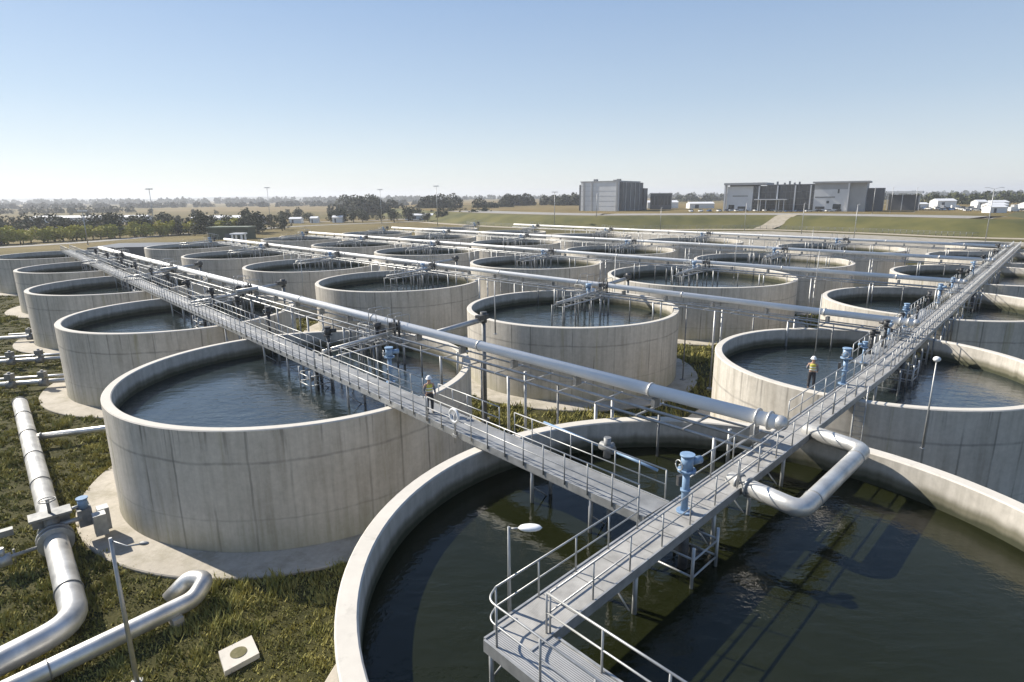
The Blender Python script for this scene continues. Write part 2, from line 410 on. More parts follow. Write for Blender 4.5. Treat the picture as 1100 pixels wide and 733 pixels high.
hill('hills', 7000, -7800, 7800, lambda t: 26, HILL, 'low wooded rise along the far horizon', 5, 500)

# ------------------------------------------------------------------ tanks
RIM = 6.5; WL = 5.15
TANKS = {(0, 0): (6.55, 15.9, 11.5), (1, 0): (-13.45, 36.75, 10.77), (2, 0): (-31.8, 56.9, 10.1), (3, 0): (-50.4, 77.0, 10.1),
 (4, 0): (-69.2, 98.6, 10.1), (5, 0): (-91.5, 120.5, 10.2),
 (0, 1): (23.3, 37.3, 9.6), (1, 1): (5.86, 57.7, 10.24), (2, 1): (-14.74, 78.1, 10.6), (3, 1): (-32.4, 97.6, 10.6), (4, 1): (-53.1, 117.5, 10.2), (5, 1): (-73.5, 140, 10.2),
 (0, 2): (42.1, 58.4, 10.0), (1, 2): (25.4, 80.5, 12.2), (2, 2): (4.1, 98.9, 10.9), (3, 2): (-17.0, 121.5, 10.5), (4, 2): (-36, 141, 10.3), (5, 2): (-56.5, 163, 10.3),
 (0, 3): (63, 78.0, 11.3), (1, 3): (42.6, 98.0, 12.1), (2, 3): (21.6, 119.5, 10.8), (3, 3): (1.2, 142, 10.6), (4, 3): (-20, 163, 10.5), (5, 3): (-41, 185, 10.5),
 (0, 4): (82, 99.5, 10.8), (1, 4): (65.5, 120, 11.6), (2, 4): (42.5, 141, 11.2), (3, 4): (21.5, 163, 10.8), (4, 4): (0, 184, 10.6), (5, 4): (-22, 206, 10.6),
 (0, 5): (100.5, 121, 10.6)}
ROWN = ['row under the long left walkway', 'row crossed by the nearest long pipe pair', 'third row from the left', 'fourth row from the left', 'fifth row from the left', 'far right row']
SPEC = {(0, 0): 'huge round concrete tank of dark green water filling the foreground',
 (1, 0): 'large round concrete tank at left with sunlit left wall and worker on its walkway',
 (0, 1): 'round concrete tank at right with a worker standing on its rim',
 (1, 1): 'round concrete tank in the middle, whole wall visible behind the nearest long pipe'}
def where(i, j):
    if i == 0: return ['', 'first', 'second', 'third', 'fourth', 'fifth'][j] + ' tank under the right walkway beyond the foreground one' if j else 'foreground tank'
    if j == 0: return ORD[i] + ' tank under the long left walkway, counted from the front'.replace('the front', 'the foreground tank') if False else 'tank number ' + str(i + 1)
    return ''
def tname(i, j):
    if (i, j) == (0, 0): return 'foreground tank'
    if i == 0: return '%s tank under the right walkway past the foreground' % ORD[j - 1]
    if j == 0: return '%s tank under the left walkway past the foreground' % ORD[i - 1]
    return '%s tank left of right walkway, %s row right of left walkway' % (ORD[i - 1], ORD[j - 1])
def tank(i, j):
    x, y, R = TANKS[(i, j)]
    lab = SPEC.get((i, j)) or 'round concrete ' + tname(i, j).replace(ORD[0],ORD[0]) if False else 'round concrete tank, ' + tname(i, j).replace(' tank', '', 1)
    t = empty('water_tank', (x, y, 0), lab, 'tank', 'round concrete water tanks in the field')
    T = .5 if (i, j) != (0, 0) else .6
    n = 128
    m = MB()
    m.lathe([(R, 0), (R, RIM - .05)], (x, y, 0), n, 0)
    wl = WL + (0 if (i, j) in ((0, 0), (1, 0)) else random.uniform(-.22, .18))
    m.lathe([(R, RIM - .05), (R - .05, RIM)], (x, y, 0), n, 2, False)
    m.lathe([(R - .05, RIM), (R - T + .05, RIM)], (x, y, 0), n, 2, False)
    m.lathe([(R - T + .05, RIM), (R - T, RIM - .05)], (x, y, 0), n, 2, False)
    m.lathe([(R - T, RIM - .05), (R - T, 4.2)], (x, y, 0), n, 1)
    m.build('wall', [CO['outer'], CO['inner'], CO['rim']], t)
    m = MB(); N = 96
    m.add([(x + (R - T + .02) * math.cos(2 * math.pi * k / N), y + (R - T + .02) * math.sin(2 * math.pi * k / N), wl) for k in range(N)], [tuple(range(N))])
    m.build('water_surface', WATN if (i, j) == (0, 0) else WAT, t)
    m = MB(); A = R + 2.05
    m.lathe([(R + .01, .14), (A - .05, .14), (A, .09), (A, -.1)], (x, y, 0), n, 0, False)
    m.build('base_slab', CO['slab'], t)
    return t
for k in TANKS: tank(*k)

# ------------------------------------------------------------------ walkways
D = 6.85
def rail_run(m, pts, h=1.1, step=1.5, r=.027, base_drop=.12, ends=True):
    """two rails on posts along a 3-D polyline"""
    for hh in (h, h * .52): m.tube([Vector(p) + Vector((0, 0, hh)) for p in pts], r if hh == h else r * .85, 6)
    for a, b in zip(pts[:-1], pts[1:]):
        a, b = Vector(a), Vector(b); L = (b - a).length; n = max(1, round(L / step))
        for k in range(n + 1):
            p = a.lerp(b, k / n); m.cyl(p - Vector((0, 0, base_drop)), p + Vector((0, 0, h)), r, 6)
def walkway(name, label, A, B, wd, segs, legs, gapsL=(), gapsR=()):
    """A->B plan points at deck height D"""
    A = Vector((*A, 0)); B = Vector((*B, 0)); d = (B - A).normalized(); L = (B - A).length; nn = Vector((-d.y, d.x, 0))
    t = empty(name, (A.x, A.y, D), label, 'walkway')
    return t, A, B, d, L, nn
def deck_part(t, A, B, wd, mat=None):
    A = Vector((*A[:2], D)); B = Vector((*B[:2], D)); d = (B - A).normalized(); nn = Vector((-d.y, d.x, 0)); L = (B - A).length; mid = (A + B) / 2
    m = MB(); m.box(mid - Vector((0, 0, .02)), (L, wd, .04), d); m.build('deck', mat or DECK, t)
    for s in (-1, 1):
        m = MB(); c = mid + nn * s * (wd / 2 + .034)
        m.box(c - Vector((0, 0, .12)), (L, .06, .30), d)
        m.box(c - Vector((0, 0, .28)) - nn * s * .05, (L, .15, .02), d)
        m.build('side_beam', STEEL, t)
    m = MB(); n = int(L / 1.5)
    for k in range(n): m.box(A + d * (L * (k + .5) / n) - Vector((0, 0, .14)), (.07, wd - .02, .1), d)
    m.build('cross_beam', STEELD, t)
def rails(t, A, B, wd, side, step=1.5, bay=12, cuts=(), out=.09):
    A = Vector((*A[:2], D)); B = Vector((*B[:2], D)); d = (B - A).normalized(); nn = Vector((-d.y, d.x, 0)); L = (B - A).length
    s = 0; off = nn * side * (wd / 2 + out)
    spans = []; 
    cs = sorted(cuts)
    cur = 0
    for a, b in cs: spans.append((cur, a)); cur = b
    spans.append((cur, L))
    for a, b in spans:
        if b - a < .5: continue
        n = max(1, round((b - a) / bay))
        for k in range(n):
            p = a + (b - a) * k / n; q = a + (b - a) * (k + 1) / n - (.12 if k < n - 1 else 0)
            m = MB(); rail_run(m, [A + off + d * p, A + off + d * q], step=step); m.build('handrail', STEEL, t)
def legs(t, A, B, wd, at, zb):
    A = Vector((*A[:2], D)); B = Vector((*B[:2], D)); d = (B - A).normalized(); nn = Vector((-d.y, d.x, 0))
    for q in at:
        m = MB()
        for s in (-1, 1):
            p = A + d * q + nn * s * (wd / 2 - .15); m.cyl((p.x, p.y, zb(p)), (p.x, p.y, D - .15), .075, 8)
            m.box((p.x, p.y, D - .3), (.22, .22, .06), d)
        a = A + d * q - nn * (wd / 2 - .15); b = A + d * q + nn * (wd / 2 - .15)
        m.cyl((a.x, a.y, D - .45), (b.x, b.y, D - .45), .04, 6); m.cyl((a.x, a.y, WL - .2 if zb(a) > 1 else 2.2), (b.x, b.y, D - 1.0), .03, 6)
        m.build('leg', STEEL, t)
def zbase(p):
    for (x, y, R) in TANKS.values():
        if math.hypot(p[0] - x, p[1] - y) < R - .3: return 4.6
    return 0.0
W1A, W1B = (5.3, 17.3), (-93, 125.5); WD1 = 1.35
w1 = empty('walkway', (*W1A, D), 'long steel walkway running over the left row of tanks to the far left', 'walkway')
L1 = math.dist(W1A, W1B); d1 = Vector((W1B[0] - W1A[0], W1B[1] - W1A[1], 0)).normalized(); n1 = Vector((-d1.y, d1.x, 0))
deck_part(w1, (W1A[0] + d1.x * .8, W1A[1] + d1.y * .8), W1B, WD1, DECK1)
rails(w1, W1A, W1B, WD1, 1, step=1.1, cuts=[(0, 1.0)]); 
rails(w1, W1A, W1B, WD1, -1, step=1.1, cuts=[(0, 1.0), (8.6, 9.6), (14.2, 15.6), (24.6, 26.4)])
legs(w1, W1A, W1B, WD1, [3.2, 6.2, 9.6] + [L1 * k / 34 for k in range(4, 34)], zbase)
W2A, W2K, W2B = (-0.06, 12.04), (22.0, 34.2), (96, 114.0); WD2 = 1.15
d2 = Vector((W2K[0] - W2A[0], W2K[1] - W2A[1], 0)).normalized(); n2 = Vector((-d2.y, d2.x, 0)); L2 = math.dist(W2A, W2K)
d3 = Vector((W2B[0] - W2K[0], W2B[1] - W2K[1], 0)).normalized(); n3 = Vector((-d3.y, d3.x, 0)); L3 = math.dist(W2K, W2B)
w2 = empty('walkway', (*W2A, D), 'broad steel walkway rising from the foreground corner to the far right', 'walkway')
deck_part(w2, W2A, W2K, WD2); deck_part(w2, W2K, W2B, WD2)
rails(w2, W2A, W2K, WD2, -1, cuts=[(0, .75)], step=1.6, out=-.04)
rails(w2, W2A, W2K, WD2, 1, cuts=[(6.1, 9.1), (14.6, 18.3)], step=1.6, out=-.04)
for s in (1, -1): rails(w2, W2K, W2B, WD2, s, step=1.1, out=-.04)
legs(w2, W2A, W2K, WD2, [1.0, 4.6, 9.4, 12.3, 15.5, 20, 25, 29], zbase)
legs(w2, W2K, W2B, WD2, [L3 * k / 26 for k in range(1, 26)], zbase)
# foreground branch turning towards the camera's right
# side platforms for the actuators along the far stretch
for a_, b_ in ((.5, 14), (17, 24), (36, 44), (56, 64)):
    p0 = Vector((*W2K, D)) + d3 * a_ + n3 * (WD2 / 2 + .6); p1 = Vector((*W2K, D)) + d3 * b_ + n3 * (WD2 / 2 + .6)
    m = MB(); m.box((p0 + p1) / 2 - Vector((0, 0, .06)), ((p1 - p0).length, 1.0, .05), d3); m.build('side_platform', STEEL, w2)
    m = MB(); rail_run(m, [p0 + n3 * .48, p1 + n3 * .48], step=1.3); m.build('handrail', STEEL, w2)
    k_ = a_
    while k_ < b_:
        g = Vector((*W2K, 0)) + d3 * k_ + n3 * .9; m = MB(); m.cyl((g.x, g.y, 4.6), (g.x, g.y, D - .1), .06, 6); g2 = g - n3 * 1.9; m.cyl((g.x, g.y, 5.5), (g2.x, g2.y, 5.5), .035, 6); m.cyl((g2.x, g2.y, 4.6), (g2.x, g2.y, D - .1), .06, 6); m.build('leg', STEELD, w2); k_ += 2.3
def service_frame(c, d, label):
    t = empty('service_frame', (c.x, c.y, 5), label, 'steel frame', 'steel frames hanging under the walkways'); q = Vector((-d.y, d.x, 0))
    for u in (-.8, .8):
        for v_ in (-.75, .75): g = c + d * u + q * v_; m = MB(); m.cyl((g.x, g.y, 4.6), (g.x, g.y, D - .32), .055, 8); m.build('leg', STEEL, t)
    m = MB()
    for z_ in (5.5, 6.1):
        for v_ in (-.75, .75): a_ = c + d * -.8 + q * v_; b_ = c + d * .8 + q * v_; m.cyl((a_.x, a_.y, z_), (b_.x, b_.y, z_), .035, 6)
        for u in (-.8, .8): a_ = c + d * u + q * -.75; b_ = c + d * u + q * .75; m.cyl((a_.x, a_.y, z_ + .04), (b_.x, b_.y, z_ + .04), .035, 6)
    m.build('brace', STEEL, t)
    m = MB(); m.cyl((c.x, c.y, 4.6), (c.x, c.y, D - .32), .16, 12); m.build('drop_pipe', DARK, t)
    m = MB(); g = c + q * .3; m.cyl((g.x, g.y, 5.7), (g.x + d.x * .5, g.y + d.y * .5, 5.7), .14, 10); m.build('pump', STEELD, t)
for q_, lb in ((7.6, 'frame with drop pipe under the blue pillar actuator on the right walkway'),): service_frame(Vector((*W2A, 0)) + d2 * q_ - n2 * .3, d2, lb)
for q_, lb in ((4, 'frame with drop pipe under the right walkway in the right tank'), (24, 'frame with drop pipe under the right walkway two tanks back'), (40, 'frame with drop pipe under the right walkway three tanks back')): service_frame(Vector((*W2K, 0)) + d3 * q_ - n3 * .5, d3, lb)
for q_, lb in ((26.4, 'frame with drop pipe under the left walkway in the large left tank'), (50, 'frame with drop pipe under the left walkway two tanks back'), (76, 'frame with drop pipe under the left walkway three tanks back')): service_frame(Vector((*W1A, 0)) + d1 * q_ + n1 * .2, d1, lb)
# foreground branch turning towards the camera's right
O3 = Vector((.05, 12.1, D)); W3B = (3.75, 8.13)
w3 = empty('walkway', (.05, 12.1, D - .01), 'short grated walkway turning off at the foreground corner', 'walkway')
dd = Vector((W3B[0] - O3.x, W3B[1] - O3.y, 0)).normalized(); nd = Vector((-dd.y, dd.x, 0)); HW = .62; RW = .58
m = MB(); a = O3 - Vector((0, 0, .03)) - dd * .42; b = Vector((*W3B, D - .03)); m.box((a + b) / 2, ((b - a).length, 2 * HW, .05), dd); m.build('deck', GRATE, w3)
for s in (-1, 1):
    m = MB(); a2 = a + nd * s * (HW + .034) + (dd * 1.15 if s == 1 else dd * 0); b2 = b + nd * s * (HW + .034); m.box((a2 + b2) / 2 - Vector((0, 0, .1)), ((b2 - a2).length, .06, .32), dd); m.build('side_beam', STEEL, w3)
m = MB(); e0 = a - dd * .035 - nd * .1; m.box(e0 - Vector((0, 0, .1)), (.06, 2 * HW - .2, .32), dd); m.build('side_beam', STEEL, w3)
p_start = Vector((*W2A, D)) + n2 * (WD2 / 2 - .04)
cr = O3 - nd * RW - dd * .36
m = MB(); path = [p_start + d2 * .0, Vector((cr.x, cr.y, D)), Vector((b.x - nd.x * RW, b.y - nd.y * RW, D))]
pf = fillet(path, .26, 6)
for hh in (1.1, .57): m.tube([p + Vector((0, 0, hh)) for p in pf], .027 if hh > 1 else .023, 8)
for q in (.3, 1.7, 3.2, 4.7):
    p = path[1] + dd * q; m.cyl(p - Vector((0, 0, .12)), p + Vector((0, 0, 1.1)), .03, 8)
m.build('handrail', STEEL, w3)
m = MB(); p0 = O3 + nd * RW + dd * .42; path = [p0, Vector((b.x + nd.x * RW, b.y + nd.y * RW, D))]; rail_run(m, path, step=1.45, r=.03); m.build('handrail', STEEL, w3)
for q in (-.3, .9, 3.6):
    m = MB()
    for s in (-1, 1):
        p = O3 + dd * q + nd * s * .55; m.cyl((p.x, p.y, 4.6), (p.x, p.y, D - .06), .06, 8)
    u = O3 - Vector((0, 0, .5)) + dd * q; m.cyl(u - nd * .55, u + nd * .55 - Vector((0, 0, .9)), .03, 6); m.cyl(u - nd * .55 - Vector((0, 0, .55)), u + nd * .55, .03, 6)
    m.build('leg', STEEL, w3)

# ------------------------------------------------------------------ long pipes with racks
PIPES = [((10.8, 22.6), (-80, 117)), ((28.7, 41.4), (-66, 139)), ((46.8, 61.2), (-54.5, 163.5)), ((65.5, 81.2), (-36.5, 186)), ((84, 101.5), (1, 200))]
PZc = 8.0; PR = .3
pd = []
for k, (A, B) in enumerate(PIPES):
    A3, B3 = V3(A, PZc), V3(B, PZc); d = (B3 - A3).normalized(); n = Vector((-d.y, d.x, 0)); L = (B3 - A3).length; pd.append((A3, d, n, L))
    t = empty('pipeline', (A[0], A[1], 0), '%s long pale pipe from the camera, laid on a steel rack across the tanks' % ['nearest', 'second', 'third', 'fourth', 'farthest'][k], 'pipe', 'long parallel pipes over the tanks')
    nn_ = n if n.y < 0 else -n     # towards the camera side
    PR = .3 if k == 0 else .25
    m = MB(); m.tube([A3, A3 + d * (L * .5), B3], PR, 20); m.build('pipe', PIPEB, t)
    q = 1.0; 
    m = MB()
    for s in (0, .5): m.cyl(A3 + d * (.35 + s), A3 + d * (.43 + s), PR + .1, 20)
    m.ball(A3 - d * .02, PR + .02, 14, 8); m.build('end_cap', PIPE, t)
    q = 6
    while q < L:
        m = MB(); m.cyl(A3 + d * q, A3 + d * (q + .1), PR + .055, 20); m.build('flange', PIPE, t); q += 12.4
    m = MB()
    for off, z, r in ((.75, 7.3, .075), (1.45, 7.15, .07), (-.6, 7.2, .05)):
        m.tube([V3(A3 + nn_ * off, z), V3(B3 + nn_ * off, z)], r, 6)
    m.build('rack_rail', STEEL, t)
    m = MB(); q = 1.0
    while q < L: 
        c = A3 + d * q + nn_ * .42; m.box((c.x, c.y, 7.2), (.08, 2.3, .08), d); q += 2.4
    m.build('crossbar', STEEL, t)
    q = 1.0
    while q < L:
        m = MB(); c = A3 + d * q; m.box((c.x, c.y, 7.45), (.2, .45, .42), d); q += 4.8; m.build('saddle', STEELD, t)
    q = 2.0; idx = 0
    while q < L and idx < 34:
        m = MB()
        for s in ((.1, 1.45) if idx % 2 == 0 else (.75,)):
            p = A3 + d * q + nn_ * s; zb = zbase(p); m.cyl((p.x, p.y, zb), (p.x, p.y, 7.2), .085 if idx % 2 == 0 else .06, 8)
            if zb == 0: m.box((p.x, p.y, .1), (.4, .4, .2), d)
        m.build('post', STEELD if idx % 2 else STEEL, t); q += 3.1; idx += 1

# ------------------------------------------------------------------ blue actuators
def actuator(loc, label, parts=BLUE, s=1.0, rot=0):
    t = empty('actuator', loc, label, 'valve actuator', 'blue electric actuators beside the walkways')
    x, y, z = loc
    m = MB(); m.cyl((x, y, z), (x, y, z + .06), .26 * s, 12); m.cyl((x, y, z + .06), (x, y, z + 1.45 * s), .12 * s, 12); m.cyl((x, y, z + .75 * s), (x, y, z + .82 * s), .17 * s, 12); m.build('pedestal', parts, t)
    m = MB(); m.cyl((x, y, z + 1.45 * s), (x, y, z + 1.52 * s), .3 * s, 16); m.cyl((x, y, z + 1.52 * s), (x, y, z + 1.98 * s), .2 * s, 14); m.cyl((x, y, z + 1.98 * s), (x, y, z + 2.04 * s), .24 * s, 14); m.build('gearbox', parts, t)
    c, q = math.cos(rot), math.sin(rot)
    m = MB(); m.cyl((x + .15 * c * s, y + .15 * q * s, z + 1.76 * s), (x + .55 * c * s, y + .55 * q * s, z + 1.76 * s), .13 * s, 12); m.build('motor', parts, t)
    m = MB(); hx, hy = x - .32 * c * s, y - .32 * q * s
    m.tube([(hx - q * .17 * math.cos(a), hy + c * .17 * math.cos(a), z + 1.72 * s + .17 * math.sin(a)) for a in [2 * math.pi * k / 12 for k in range(13)]], .02, 6)
    m.cyl((x - .1 * c, y - .1 * q, z + 1.72 * s), (hx, hy, z + 1.72 * s), .03, 6); m.build('handwheel', STEEL, t)
    m = MB(); m.cyl((x, y, 4.8), (x, y, z), .05, 8); m.build('stem', STEEL, t)
    m = MB(); m.box((x - q * .28, y + c * .28, z + 1.0 * s), (.24, .12, .34), (c, q)); m.build('control_box', DARK if parts is not DARK else STEEL, t)
    return t
A0 = actuator((5.62, 17.75, D), 'blue pillar actuator on the deck where the two walkways meet', s=1.0, rot=.4)
def place(proto, loc, rot, label, sc=1.0):
    o = copy_tree(proto); o.location = loc; o.rotation_euler = (0, 0, rot); o['label'] = label; o.scale = (sc,) * 3; return o
place(A0, (18.1, 31.1, D), .5, 'light blue pillar actuator beside the worker on the concrete rim')
DK = actuator((W1A[0] + d1.x * 26.8 - n1.x * 1.0, W1A[1] + d1.y * 26.8 - n1.y * 1.0, D), 'dark pillar actuator where the pipe bridge meets the left walkway', DARK, 1.0, .2)
a1 = place(A0, (W1A[0] + d1.x * 19.2 - n1.x * 1.0, W1A[1] + d1.y * 19.2 - n1.y * 1.0, D), 0, 'blue actuator on the left walkway beyond the yellow-vested worker')
k = 0
for q in (37, 44, 51, 59, 67, 75, 84, 93, 104, 115):
    p = Vector(W1A + (0,)) + d1 * q - n1 * 1.0
    place(DK, (p.x, p.y, D), q * .7, 'small dark actuator, %s along the left walkway beyond the pipe bridge' % ORD[min(k, 11)]); k += 1
k = 0
for q in (2.5, 5.5, 8, 10.5, 13, 16, 19.5, 26, 30, 33, 38, 46, 50, 58, 66, 70, 80, 90):
    p = Vector(W2K + (0,)) + d3 * (q - 2) + n3 * (1.05 + .25 * (k % 2))
    place(A0 if k % 5 in (0, 3) else DK, (p.x, p.y, D), q, '%s of the crowded actuators along the far stretch of the right walkway' % ([*ORD, 'thirteenth', 'fourteenth', 'fifteenth', 'sixteenth', 'seventeenth', 'eighteenth'][k]), .66 + .12 * (k % 3)); k += 1

# ------------------------------------------------------------------ mixer bridges in each tank
def mixer_bridge(j, i, c, d, n, ln, label, blue=True):
    """bridge from the pipe rack towards the tank middle; c = crossing point, d = direction in plan"""
    t = empty('mixer_bridge', (c[0], c[1], 0), label, 'mixer bridge', 'mixer bridges inside the tanks')
    c = Vector((c[0], c[1], 0)); d = Vector((d[0], d[1], 0)).normalized(); q = Vector((-d.y, d.x, 0))
    m = MB(); a = c + Vector((0, 0, 7.55)); e = a + d * ln - Vector((0, 0, .35)); m.tube([a, e], .12, 12); m.build('main_beam', PIPE, t)
    m = MB(); m.tube([a + q * .8 - Vector((0, 0, .5)), e + q * .8 - Vector((0, 0, .3))], .07, 8); m.tube([a - q * .5 - Vector((0, 0, .5)), e - q * .5 - Vector((0, 0, .3))], .05, 8)
    for k in range(6):
        g = a.lerp(e, (k + .5) / 6) - Vector((0, 0, .45)); m.box(g + q * .15, (.06, 1.3, .06), d)
    m.build('side_rail', STEEL, t)
    for k, f in enumerate((.12, .45, .75, 1.0)):
        for s in (-.5, .8):
            g = a.lerp(e, f) + q * s; m = MB(); m.cyl((g.x, g.y, 4.6), (g.x, g.y, 7.0), .06, 8)
            if k == 3: m.cyl((g.x, g.y, 5.9), (g.x + d.x * -2.2, g.y + d.y * -2.2, 5.9), .035, 6)
            m.build('leg', STEELD, t)
    m = MB(); rail_run(m, [V3(a + q * .8, 7.05), V3(e + q * .8, 6.9)], 1.0, 1.4, .022); m.build('handrail', STEEL, t)
    m = MB()
    for u, hh in ((-.9, 9.0), (.5, 8.8)):
        for v_ in (-.9, 0.0): g = c + q * u * 1.6 + q * v_ - d * .5; m.tube(fillet([(g.x, g.y, 7.3), (g.x, g.y, hh), (g.x - d.x * -1.3, g.y - d.y * -1.3, hh), (g.x + d.x * 1.3, g.y + d.y * 1.3, 7.3)], .15, 3), .03, 6)
    m.build('guard_hoop', STEEL, t)
    # drive cluster beside the rack
    m = MB(); g = c + d * .9 - q * 1.2; m.box((g.x, g.y, 6.95), (2.0, 2.2, .06), d)
    for u in (-.9, .9):
        for s in (-1, 1): h = g + d * u + q * s; m.cyl((h.x, h.y, 4.6), (h.x, h.y, 6.95), .06, 6)
    m.build('platform', STEEL, t)
    m = MB(); rail_run(m, [V3(g + d * .95 - q * 1.05, 6.98), V3(g + d * .95 + q * 1.0, 6.98)], 1.1, 1.0, .022); rail_run(m, [V3(g - d * .95 - q * 1.05, 6.98), V3(g + d * .95 - q * 1.05, 6.98)], 1.1, 1.0, .022); m.build('handrail', STEEL, t)
    m = MB(); m.cyl((g.x, g.y, 6.98), (g.x, g.y, 7.75), .22, 12); m.cyl((g.x, g.y, 7.75), (g.x, g.y, 8.15), .3, 12); h = g + q * .6; m.box((h.x, h.y, 7.35), (.45, .35, .7), d)
    m.build('drive_motor', BLUE if blue else DARK, t)
    m = MB()
    for u, r in ((2.0, .14), (2.9, .1), (3.7, .12), (4.6, .09), (5.6, .1)):
        h = c - q * (u) + d * .35; m.cyl((h.x, h.y, 4.6), (h.x, h.y, 7.1), r, 8)
    m.build('drop_pipe', STEELD, t)
    m = MB(); h = c + d * .5 + q * .3
    for u in (0, .5): m.cyl((h.x + q.x * u, h.y + q.y * u, 7.3), (h.x + q.x * u, h.y + q.y * u, 8.5), .08, 8)
    m.box((h.x, h.y, 8.0), (.5, .7, .5), d); m.build('valve_box', DARK, t)
    return t
vdir = Vector((-.66, -.75, 0))
proto = None
for (i, j), (x, y, R) in TANKS.items():
    if j == 0 or i == 0 or j > 5: continue
    pi = j
    if pi >= len(pd): continue
    A3, d, n, L = pd[pi]
    s = (Vector((x, y, 0)) - V3(A3, 0)).dot(d); 
    # the long pipe of this row lies a few metres past the tank's middle
    A3 = pd[j][0] if j < 5 else None
    c = V3(A3 + d * s, 0)
    dist = (c - Vector((x, y, 0))).length
    lab = 'mixer bridge in ' + tname(i, j)
    if (i, j) == (1, 1): lab = 'steel mixer bridge standing in the middle tank behind the nearest pipe'
    if proto is None: proto = mixer_bridge(j, i, c, vdir, n, 8.0, lab, True); pc = proto
    else:
        o = copy_tree(pc); o.location = (c.x, c.y, 0); o['label'] = lab; o.rotation_euler = (0, 0, random.uniform(-.04, .04))
# left row: bridges from the nearest pipe to the left walkway
A3, d, n, L = pd[0]; p1 = None
for i in (1, 2, 3, 4):
    x, y, R = TANKS[(i, 0)]; s = (Vector((x, y, 0)) - V3(A3, 0)).dot(d) + .6; c = V3(A3 + d * s, 0)
    lab = 'pipe bridge joining the left walkway to the nearest pipe, over its %s tank' % ORD[i - 1]
    if p1 is None: p1 = mixer_bridge(0, i, c, vdir, n, 6.2, lab, False); 
    else: o = copy_tree(p1); o.location = (c.x, c.y, 0); o['label'] = lab
for ch in []: pass

# single arm and post right of the pipe crossing, reaching towards the middle tank
t = empty('branch_pipeline', (-2.1, 43.4, 0), 'sloping pipe arm on a tall post between the left and middle tanks', 'pipe arm')
m = MB(); m.tube([(-5.2, 39.2, 8.05), (-2.1, 43.4, 8.15)], .2, 12); m.build('arm', STEEL, t)
m = MB(); m.cyl((-2.1, 43.4, 0), (-2.1, 43.4, 8.1), .16, 10); m.box((-2.1, 43.4, .15), (.6, .6, .3)); m.build('post', STEELD, t)
m = MB(); m.box((-2.2, 43.2, 8.35), (1.0, .5, .35), (3, 4)); m.cyl((-2.1, 43.4, 7.9), (-2.1, 43.4, 8.7), .26, 10); m.build('valve', DARK, t)
for (x, y, jj) in ((-24.2, 62.8, 1), (-43, 82.5, 2), (12.8, 65.2, 3), (-8, 87, 4)):
    o = copy_tree(t); o.location = (x, y, 0); o['label'] = 'sloping pipe arm on a tall post, %s farther back between tanks' % ORD[jj - 1]

# U-shaped pipe loop on the right walkway
t = empty('pipe_loop', (9.3, 17.8, 6.8), 'thick silver U-shaped pipe loop sticking out from the right walkway', 'pipe')
z = 6.85; m = MB(); m.tube(fillet([(7.95, 20.0, z), (9.5, 17.75, z), (14.3, 22.5, z), (12.9, 24.6, z)], .5, 6), .31, 20); m.build('pipe', PIPE, t)
u = Vector((1.55, -2.25, 0)).normalized()
for q in (.35, .75): m = MB(); p = Vector((7.95, 20.0, z)) + u * q; m.cyl(p, p + u * .08, .37, 20); m.build('flange', STEEL, t)
v = Vector((4.8, 4.75, 0)).normalized()
for q in (1.0, 5.6): m = MB(); p = Vector((9.5, 17.75, z)) + v * q; m.cyl(p, p + v * .05, .33, 20); m.build('flange', STEEL, t)

# horizontal blue actuator rod on the left walkway's far rail
t = empty('actuator_rod', (2.6, 21.9, D + 1), 'slim blue rod with a grey gearbox slung along the left walkway rail', 'rod')
p = lambda q, o, z: Vector(W1A + (0,)) + d1 * q - n1 * o + Vector((0, 0, z))
m = MB(); m.cyl(p(1.6, 1.15, D + .75), p(3.6, 1.15, D + .85), .055, 10); m.cyl(p(4.1, 1.15, D + .85), p(7.2, 1.15, D + .95), .055, 10); m.build('rod', BLUE, t)
m = MB(); m.cyl(p(3.55, 1.15, D + .87), p(4.15, 1.15, D + .9), .17, 12); m.cyl(p(3.85, 1.15, D + .5), p(3.85, 1.15, D + 1.3), .14, 12); m.cyl(p(3.85, 1.15, D + .9), p(3.85, 1.5, D + .9), .11, 10); m.build('gearbox', STEELD, t)

